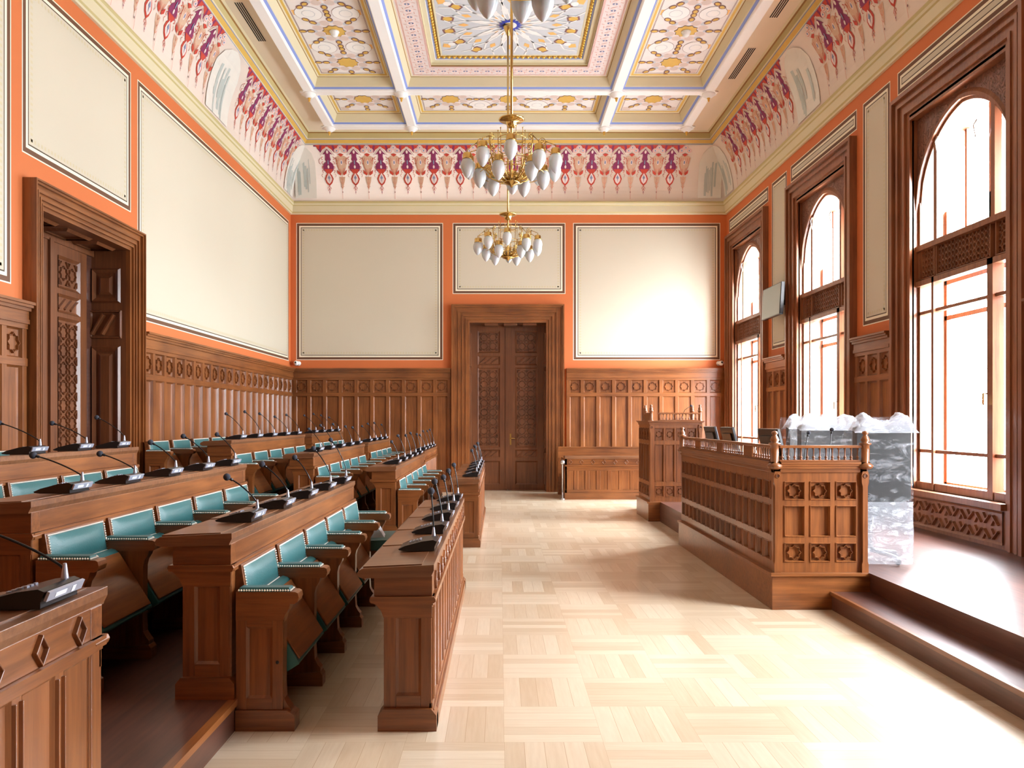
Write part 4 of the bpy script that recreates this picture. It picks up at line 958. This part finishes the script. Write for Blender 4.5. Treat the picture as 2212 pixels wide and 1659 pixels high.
def balustrade(t, F, u0, u1, v0, v1, n, closed=()):
    m = MB(); m.box(F, u0, u1, v1 - .022, v1, -.045, .005, 'wx' if abs(F.u.x) > .5 else 'wy'); m.box(F, u0, u1, v0, v0 + .014, -.04, 0, 'wx'); 
    for a, b_ in closed: m.box(F, a, b_, v0, v1, -.03, -.01, 'wy')
    m.build('top_rail', t, .003); H = v1 - .022 - v0 - .014
    proto = None
    for i in range(n):
        u = u0 + (u1 - u0) * (i + .5) / n
        if any(a - .01 < u < b_ + .01 for a, b_ in closed): continue
        loc = F.p(u, v0 + .014, -.02)
        if proto is None:
            b0 = MB(); b0.lathe((0, 0, 0), [(.012, 0), (.012, H * .06), (.006, H * .1), (.012, H * .2), (.013, H * .25), (.006, H * .34), (.005, H * .45), (.0055, H * .85), (.010, H * .92), (.012, H)], 'wz', 8)
            proto = b0.build('baluster', t, loc=loc)
        else: c = proto.copy(); C.objects.link(c); c.location = loc
def bracket(m, F, u, v0, v1):                      # long shaped corner bracket with round eye
    w_ = .026; m.prism(F, [(u - w_, v0), (u + w_, v0), (u + w_, v0 + .07), (u + w_ * .75, v0 + .09), (u + w_ * .75, v1 - .12), (u + w_ * 1.05, v1 - .09), (u + w_ * 1.15, v1 - .03), (u + w_ * .8, v1), (u - w_ * .8, v1), (u - w_ * 1.15, v1 - .03), (u - w_ * 1.05, v1 - .09), (u - w_ * .75, v1 - .12), (u - w_ * .75, v0 + .09), (u - w_, v0 + .07)], 0, .025, 'wz')
    m.ridge(F, [(u + .016 * math.cos(q * PI / 4), v1 - .035 + .016 * math.sin(q * PI / 4)) for q in range(8)], .007, .025, .031, 'wz'); m.box(F, u - .008, u + .008, v1 - .043, v1 - .027, .0252, .0262, 'floor_dark')
PX0, PX1, PY0, PY1 = 2.143, 2.92, 6.27, 9.55
t = empty('presiding_desk', (PX0, PY0, 0), 'large panelled oak desk with balustrade on the dais', 'desk')
PF = Fr((0, 0, 0), (1, 0, 0), (0, 0, 1), (0, -1, 0)); PS = Fr((0, 0, 0), (0, 1, 0), (0, 0, 1), (-1, 0, 0)); LW, LD = PX1 - PX0, PY1 - PY0
m = MB(); m.box(W0, 0, LW, 0, LD, 0, .265, 'wx'); m.box(W0, -.015, LW + .005, -.018, LD + .01, .265, .292, 'wx'); m.build('plinth', t, .003)
RW = [(.375, .52, 1), (.575, .815, 0), (.865, 1.005, 1)]
panel_side(t, PF.sub(.05, 0, -.03), 0.0 + .035, LW - .13, .29, 1.11, 3, RW, 'end_panel')
m = MB(); m.box(PF, .02, .085, .29, 1.11, -.06, -.03, 'wz'); m.box(PF, LW - .08, LW - .01, .29, 1.11, -.06, -.03, 'wz'); m.build('end_stiles', t)
panel_side(t, PS.sub(0, 0, -.03), .10, LD - .06, .29, 1.11, 17, [(a, b_, 0) for a, b_, c in RW], 'front_panel')
m = MB(); m.box(PS, .02, .10, .29, 1.11, -.07, -.03, 'wz'); m.box(PS, LD - .06, LD - .01, .29, 1.11, -.07, -.03, 'wz')
m.box(W0, .04, LW - .03, LD - .08, LD - .05, .29, 1.11, 'wz'); m.box(W0, .06, LW - .06, .06, LD - .1, 1.02, 1.05, 'top'); m.box(W0, .06, .09, .1, LD - .1, .29, 1.05, 'wz')
m.build('carcass', t)
m = MB()
for z0, z1, q in ((1.08, 1.11, .0), (1.11, 1.13, .006), (1.13, 1.145, .012), (1.145, 1.165, .018)):
    m.box(W0, .015 - q, LW - .02 + q, .02 - q, .07, z0, z1, 'wx'); m.box(W0, .015 - q, .075, .02 - q, LD - .02, z0, z1, 'wy'); m.box(W0, LW - .075, LW - .02 + q, .02 - q, .09, z0, z1, 'wy')
m.build('cornice', t, .002)
balustrade(t, PF.sub(0, 0, -.025), .07, LW - .06, 1.165, 1.295, 13)
balustrade(t, PS.sub(0, 0, -.025), .07, LD - .03, 1.165, 1.295, 54, closed=((.62, .86), (1.55, 1.75), (2.42, 2.62)))
for (a, b_) in ((.03, .03), (LW - .03, .03), (.03, LD - .05)):
    m = MB(); turned_post(m, (a, b_), 1.105, .305, .04); m.build('turned_finial', t)
for u in (.045, LW - .04): m = MB(); bracket(m, PF.sub(0, 0, -.03), u, .29, 1.09); m.build('corner_bracket', t, .002)
# lectern
t = empty('lectern', (2.18, 11.70, 0), 'tall oak lectern with turned finials beyond the presiding desk', 'lectern')
LW, LD = .82, 1.0
m = MB(); m.box(W0, 0, LW, 0, LD, 0, .265, 'wx'); m.box(W0, -.02, LW + .02, -.02, LD, .265, .29, 'wx'); m.build('plinth', t, .003)
RW2 = [(.36, .52, 1), (.58, 1.13, 0), (1.19, 1.37, 1)]
panel_side(t, PF.sub(0, 0, -.03), .09, LW - .09, .29, 1.44, 4, RW2, 'front_panel'); panel_side(t, PS.sub(0, 0, -.03), .09, LD - .05, .29, 1.44, 4, RW2, 'side_panel')
m = MB(); m.box(W0, .03, .09, .03, .09, .29, 1.44, 'wz'); m.box(W0, LW - .09, LW - .03, .03, .09, .29, 1.44, 'wz'); m.box(W0, .06, LW - .06, .06, LD - .3, 1.35, 1.38, 'top'); m.box(W0, LW - .06, LW - .03, .06, LD - .05, .29, 1.44, 'wz'); m.build('carcass', t)
m = MB()
for z0, z1, q in ((1.42, 1.45, .0), (1.45, 1.465, .015), (1.465, 1.48, .03)): m.box(W0, .02 - q, LW - .02 + q, .02 - q, LD - .02, z0, z1, 'wx')
m.build('cornice', t, .002)
balustrade(t, PF.sub(0, 0, -.03), .16, LW - .04, 1.48, 1.60, 13); balustrade(t, PS.sub(0, 0, -.03), .06, LD - .5, 1.48, 1.60, 4, closed=((.1, LD - .5),))
for (a, b_) in ((.05, .05), (LW - .05, .05), (.05, LD - .48), (LW - .05, LD - .48), ):
    m = MB(); turned_post(m, (a, b_), 1.44, .28, .03); m.build('turned_finial', t)
for u in (.05, LW - .05): m = MB(); bracket(m, PF.sub(0, 0, -.03), u, .29, 1.42); m.build('corner_bracket', t, .002)
m = MB(); m.tube([(0, 0, 0), (.02, 0, .12), (.08, -.02, .26), (.16, -.04, .32)], .004, 'black', 6); m.lathe((0, 0, 0), [(.03, 0), (.03, .01), (.008, .018)], 'black', 12)
q = m.build('lectern_microphone', loc=(2.70, 12.0, 1.38)); tag(q, 'thin black gooseneck microphone on the tall lectern', 'microphone'); m = MB(); m.ball((.17, -.043, .325), .016, 'foam'); m.build('foam_windshield', q)

# bench against the back wall
t = empty('press_bench', (1.216, 14.94, 0), 'low panelled oak bench with writing ledge against the back wall', 'bench'); L = 2.1
m = MB(); G = Fr((0, 0, 0), (1, 0, 0), (0, 0, 1), (0, -1, 0))
m.box(G, 0, L, 0, .12, -.03, .02, 'wx'); m.box(G, 0, L, .10, .62, -.03, -.012, 'wz'); m.box(G, 0, L, .12, .18, -.012, 0, 'wx'); m.box(G, 0, L, .54, .62, -.012, 0, 'wx'); m.box(G, 0, L, .62, .645, -.02, .018, 'wx'); m.box(G, 0, L, .645, .76, -.03, 0, 'wx')
n = 10; p = L / n
for i in range(n + 1): c = min(max(i * p, .03), L - .03); m.box(G, c - .035, c + .035, .18, .54, -.012, 0, 'wz'); m.ridge(G, [(c - .03, .19), (c - .03, .53)], .012, 0, .008, 'wz', False)
for i in range(n):
    c = (i + .5) * p; m.ridge(G, [(c - .035, .70), (c, .74), (c + .035, .70), (c, .66)], .014, 0, .014, 'wx'); m.inset(G, i * p + .035, (i + 1) * p - .035, .18, .54, 0, -.0105, .012, 'wz')
m.build('front_panel', t, .002)
m = MB(); m.prism(Fr((0, 0, 0), (0, 1, 0), (0, 0, 1), (1, 0, 0)), [(-.025, .76), (-.03, .79), (-.02, .82), (.32, .80), (.32, .76)], 0, L, 'top'); m.build('writing_ledge', t, .003)
m = MB(); m.box(W0, 0.0, .04, .0, .9, 0, .76, 'wz'); m.box(W0, L - .04, L, 0, .9, 0, .76, 'wz'); m.build('end_panel', t)
m = MB(); m.box(W0, -.06, L, .95, 1.0, 0, .95, 'wx'); m.box(W0, -.06, L, .94, 1.01, .93, .955, 'wx'); m.box(W0, .04, L - .04, .55, .95, .40, .45, 'wx'); m.box(W0, .04, L - .04, .58, .61, 0, .40, 'wx'); m.build('seat_and_back', t, .003)
m = MB(); m.lathe((0, 0, 0), [(.012, .0), (.012, .52), (.02, .53)], 'steel', 12); m.ball((0, 0, .56), .045, 'steel', 14, 8); m.lathe((0, 0, -.14), [(.05, 0), (.05, .02), (.012, .03), (.012, .14)], 'steel', 12)
tag(m.build('barrier_post', loc=(1.165, 14.85, .14)), 'slim steel post with round knob at the end of the bench', 'post')

# ---------------------------------------------------------------- things on and around the dais
def monitor(x, y, rz, label):
    t = empty('desk_monitor', (x, y, 1.05), label, 'monitor', 'black desk monitors', rz)
    m = MB(); G = Fr((0, 0, 0), (0, 1, 0), Vector((-.25, 0, 1)).normalized(), (-1, 0, -.25)); m.box(G, -.17, .17, .1, .38, -.012, .015, 'black'); m.box(G, -.12, .12, .14, .32, .015, .03, 'black'); m.build('monitor_housing', t, .004)
    m = MB(); m.box(G, -.16, .16, .11, .37, -.0135, -.012, 'screen'); m.build('screen', t)
    m = MB(); m.box(W0, -.03, .0, -.03, .03, 0, .2, 'black'); m.box(W0, -.09, .09, -.12, .12, 0, .012, 'black'); m.build('monitor_stand', t, .003)
monitor(2.50, 9.15, .1, 'black desk monitor on the dais desk, farthest of three'); monitor(2.49, 8.42, .1, 'black desk monitor on the dais desk, middle of three'); monitor(2.46, 7.05, .2, 'black desk monitor on the dais desk, closest of three')
for (x, y, ln, h, lab) in ((2.68, 6.85, (.05, .03), .26, 'gooseneck microphone between the closest monitor and the wrapped chairs'), (2.62, 8.0, (.06, .0), .24, 'gooseneck microphone on the dais desk beside the middle monitor'), (2.80, 6.62, (.02, .0), .29, 'gooseneck microphone at the near corner of the dais desk')):
    t = make_mic(ln, h, .017); t.location = (x, y, 1.05); t.rotation_euler = (0, 0, PI); tag(t, lab, 'microphone')
    t.rotation_euler = (0, 0, .15)

def wrapped_chair(x, y, rz, w_, seed, label):
    t = empty('wrapped_armchair', (x, y, .29), label, 'armchair', 'wrapped armchairs on the dais', rz); rd = random.Random(seed)
    G = Fr((0, 0, 0), (1, 0, 0), (0, 0, 1), (0, -1, 0)); hw = w_ / 2 - .035
    m = MB(); pts = [(-hw, 1.14), (-hw + .05, 1.16), (hw - .05, 1.16), (hw, 1.14)] + [(hw * math.cos(a) if False else hw - (hw * 2) * i / 8, .56 - .07 * math.sin(PI * i / 8)) for i, a in enumerate([0] * 9)]
    m.prism(G, pts, -.10, .0, 'bleather'); m.build('backrest', t, .02)
    m = MB(); m.box(W0, -hw + .04, hw - .04, .08, .52, .40, .52, 'bleather'); m.build('seat', t, .03)
    for s_ in (-1, 1):
        m = MB(); m.box(W0, min(s_ * hw, s_ * (hw - .05)), max(s_ * hw, s_ * (hw - .05)), .1, .5, .62, .67, 'bleather'); m.box(W0, min(s_ * hw, s_ * (hw - .03)), max(s_ * hw, s_ * (hw - .03)), .25, .33, .42, .64, 'black'); m.build('armrest', t, .01)
    m = MB(); m.lathe((0, .3, 0), [(.03, .08), (.03, .40)], 'steel', 12)
    for k in range(5): a = k * 2 * PI / 5 + .3; m.tube([(0, .3, .10), (.26 * math.cos(a), .3 + .26 * math.sin(a), .06)], .018, 'steel', 8); m.ball((.26 * math.cos(a), .3 + .26 * math.sin(a), .03), .028, 'black', 8, 6)
    m.build('swivel_base', t)
    # stretch film hull
    m = MB(); NU, NV = 56, 26; hx, y0, y1 = w_ / 2, -.035, .55
    P = []
    for j in range(NV + 1):
        v = j / NV; z = .03 + 1.2 * v
        shrink = 1.0 if v < .55 else 1 - .62 * ((v - .55) / .45) ** 1.0
        yc = y0 + (y1 - y0) / 2 * shrink; hy = (y1 - y0) / 2 * shrink
        for i in range(NU):
            a = 2 * PI * i / NU; c, s_ = math.cos(a), math.sin(a); cx_ = hx * (abs(c) ** .28) * (1 if c > 0 else -1); sy_ = hy * (abs(s_) ** .28) * (1 if s_ > 0 else -1)
            nz = noise.noise(Vector((cx_ * 5 + seed, sy_ * 5, z * 4))) * .018 + noise.noise(Vector((cx_ * 22, sy_ * 22 + seed, z * 11))) * .009
            P.append(Vector((cx_ * (1 + nz * 1.2), yc + sy_ * (1 + nz), z if j < NV else z)))
    k0 = len(P) - NU
    m.add(P, [(j * NU + i, j * NU + (i + 1) % NU, (j + 1) * NU + (i + 1) % NU, (j + 1) * NU + i) for j in range(11, NV) for i in range(NU)], 'film', True)
    m.add(P, [(j * NU + i, j * NU + (i + 1) % NU, (j + 1) * NU + (i + 1) % NU, (j + 1) * NU + i) for j in range(11) for i in range(NU)], 'filml', True)
    m.build('plastic_wrap', t)
    m = MB()                                          # bunched film along the top
    NX, NY = 36, 14; P = []
    for j in range(NY + 1):
        for i in range(NX + 1):
            u, v = i / NX, j / NY; X = -hx * 1.02 + 2.04 * hx * u; Y = -.06 + .2 * v
            top = 1.19 + .075 * (math.exp(-((u - .2) / .14) ** 2) + math.exp(-((u - .78) / .16) ** 2)) + .03 * noise.noise(Vector((u * 9 + seed, v * 5, 2))) + .014 * noise.noise(Vector((u * 30 + seed, v * 12, 5)))
            P.append(Vector((X, Y, 1.10 + (top - 1.10) * (math.sin(PI * min(max(v, .0), 1)) ** .5) * (min(1, min(u, 1 - u) * 9 + .2)))))
    m.add(P, [(j * (NX + 1) + i, j * (NX + 1) + i + 1, (j + 1) * (NX + 1) + i + 1, (j + 1) * (NX + 1) + i) for j in range(NY) for i in range(NX)], 'filmw', True)
    m.build('bunched_plastic', t)
wrapped_chair(3.145, 6.52, -.06, .50, 3, 'black armchair wrapped in clear plastic, closest on the dais')
wrapped_chair(3.29, 7.95, .04, .64, 8, 'black armchair wrapped in clear plastic, behind the closest wrapped one')
wrapped_chair(3.56, 9.1, .1, .58, 12, 'black armchair wrapped in clear plastic, farthest from the steps')

# wall television, cameras
t = empty('wall_television', (4.50, 13.13, 3.44), 'flat television tilted out from the wall between two windows', 'television')
m = MB(); m.box(W0, -.03, .03, -.445, .445, -.262, .262, 'black'); m.build('housing', t, .006); m = MB(); m.box(W0, -.033, -.0305, -.43, .43, -.247, .247, 'screen'); m.build('screen', t)
m = MB(); m.box(W0, .03, .19, -.05, .05, -.04, .04, 'black'); m.build('wall_bracket', t)
t.rotation_euler = (0, .06, 0)
for x_, s_, lab in ((-4.17, -1, 'small white security camera in the left corner of the back wall'), (4.53, 1, 'small white security camera in the window-side corner of the back wall')):
    t = empty('security_camera', (x_, YB, 2.66), lab, 'security camera', 'security cameras')
    m = MB(); m.lathe((0, 0, 0), [(.05, -.0), (.05, -.02), (.035, -.03), (.03, -.05)], 'cctv', 14, 'Y'); m.build('mounting_base', t)
    m = MB(); m.ball((s_ * .03, -.09, .0), .052, 'cctv', 14, 10); m.lathe((s_ * .03, -.135, .01), [(.034, 0), (.034, -.012), (.02, -.014)], 'cctv', 14, 'Y'); c = m.build('camera_head', t)
    m = MB(); m.lathe((s_ * .03, -.145, .01), [(.02, 0), (.018, -.008)], 'black', 12, 'Y'); m.build('lens', c)

# ---------------------------------------------------------------- chandeliers
def chandelier(y, rod_top, label):
    t = empty('chandelier', (.12, y, 0), label, 'chandelier', 'brass chandeliers')
    m = MB(); m.tube([(0, 0, 3.9), (0, 0, rod_top)], .014, 'brass', 10); m.lathe((0, 0, rod_top), [(.015, -.16), (.04, -.10), (.07, -.04), (.075, 0)], 'brass', 16); m.build('rod', t)
    m = MB(); m.lathe((0, 0, 4.50), [(.015, 0), (.045, .01), (.055, .05), (.06, .065), (.12, .075), (.135, .085), (.13, .095), (.05, .11), (.015, .125)], 'brass', 24); m.build('dish', t)
    m = MB(); m.lathe((0, 0, 3.93), [(.01, -.04), (.02, -.02), (.08, .0), (.085, .012), (.03, .03), (.015, .06)], 'brass', 20); m.lathe((0, 0, 4.30), [(.015, 0), (.04, .02), (.04, .08), (.015, .1)], 'brass', 14); m.build('hub', t)
    m = MB()
    for k in range(10):                              # cage of slim rods and rings
        a = k * PI / 5; m.tube([(.13 * math.cos(a), .13 * math.sin(a), 4.0), (.14 * math.cos(a), .14 * math.sin(a), 4.40)], .004, 'brass', 5); m.tube([(.14 * math.cos(a), .14 * math.sin(a), 4.38), (.14 * math.cos(a), .14 * math.sin(a), 4.47)], .003, 'brass', 5); m.ball((.14 * math.cos(a), .14 * math.sin(a), 4.475), .008, 'brass', 6, 4)
        m.tube([(.0, 0, 4.36), (.14 * math.cos(a), .14 * math.sin(a), 4.34)], .003, 'brass', 5)
    for R_, z in ((.14, 4.39), (.14, 4.20), (.30, 4.12), (.335, 4.02)):
        m.tube([(R_ * math.cos(2 * PI * i / 32), R_ * math.sin(2 * PI * i / 32), z) for i in range(33)], .0045, 'brass', 5)
    m.build('cage', t)
    def arc_arm(a, R_, zc):
        pts = [(.05, 3.95), (.14, 3.96), (.25, 4.02), (.33, 4.12), (.36, 4.24), (.365, 4.32)] if R_ > .4 else [(.04, 3.95), (.10, 3.97), (.18, 4.03), (.22, 4.12), (.23, 4.17)]
        P = [(r * math.cos(a), r * math.sin(a), z) for r, z in pts]; e = [(R_ * .97 * math.cos(a), R_ * .97 * math.sin(a), zc + .085), (R_ * math.cos(a), R_ * math.sin(a), zc + .08), (R_ * math.cos(a), R_ * math.sin(a), zc + .03)]
        m = MB(); m.tube(P, .0075, 'brass', 6); m.tube([P[-1]] + e, .005, 'brass', 6)
        if R_ > .4:                                  # pierced scroll leaf filling the arm
            for q in range(5):
                r0, z0 = pts[q]; r1, z1 = pts[q + 1]; cx, cz = (r0 + r1) / 2 - .035, (z0 + z1) / 2 + .045
                m.tube([((cx + .034 * math.cos(w_)) * math.cos(a), (cx + .034 * math.cos(w_)) * math.sin(a), cz + .034 * math.sin(w_)) for w_ in [i * 2 * PI / 10 for i in range(11)]], .0045, 'brass', 5)
                m.tube([((cx + .015 * math.cos(w_)) * math.cos(a), (cx + .015 * math.cos(w_)) * math.sin(a), cz + .015 * math.sin(w_)) for w_ in [i * 2 * PI / 8 for i in range(9)]], .006, 'brass', 5)
        arm = m.build('arm', t); c = (R_ * math.cos(a), R_ * math.sin(a), zc)
        h = MB(); h.lathe(c, [(.02, .05), (.04, .045), (.048, .03), (.046, .0), (.052, -.012), (.05, -.02)], 'brass', 14); h.build('shade_holder', arm)
        s_ = MB(); s_.lathe(c, [(.044, -.015), (.060, -.04), (.068, -.075), (.066, -.11), (.052, -.15), (.030, -.185), (.010, -.205), (.001, -.208)], 'milk', 16); s_.build('glass_shade', arm)
    for k in range(10): arc_arm(k * PI / 5 + .28, .47, 4.19 + .04 * math.sin(k * 2.1))
    for k in range(6): arc_arm(k * PI / 3 + .1, .33, 4.08)
chandelier(12.0, 7.44, 'brass chandelier with frosted drop shades, farthest from the viewpoint')
chandelier(8.2, 7.28, 'brass chandelier with frosted drop shades, middle of the three')
chandelier(4.45, 7.28, 'brass chandelier just below the upper edge of the photo')
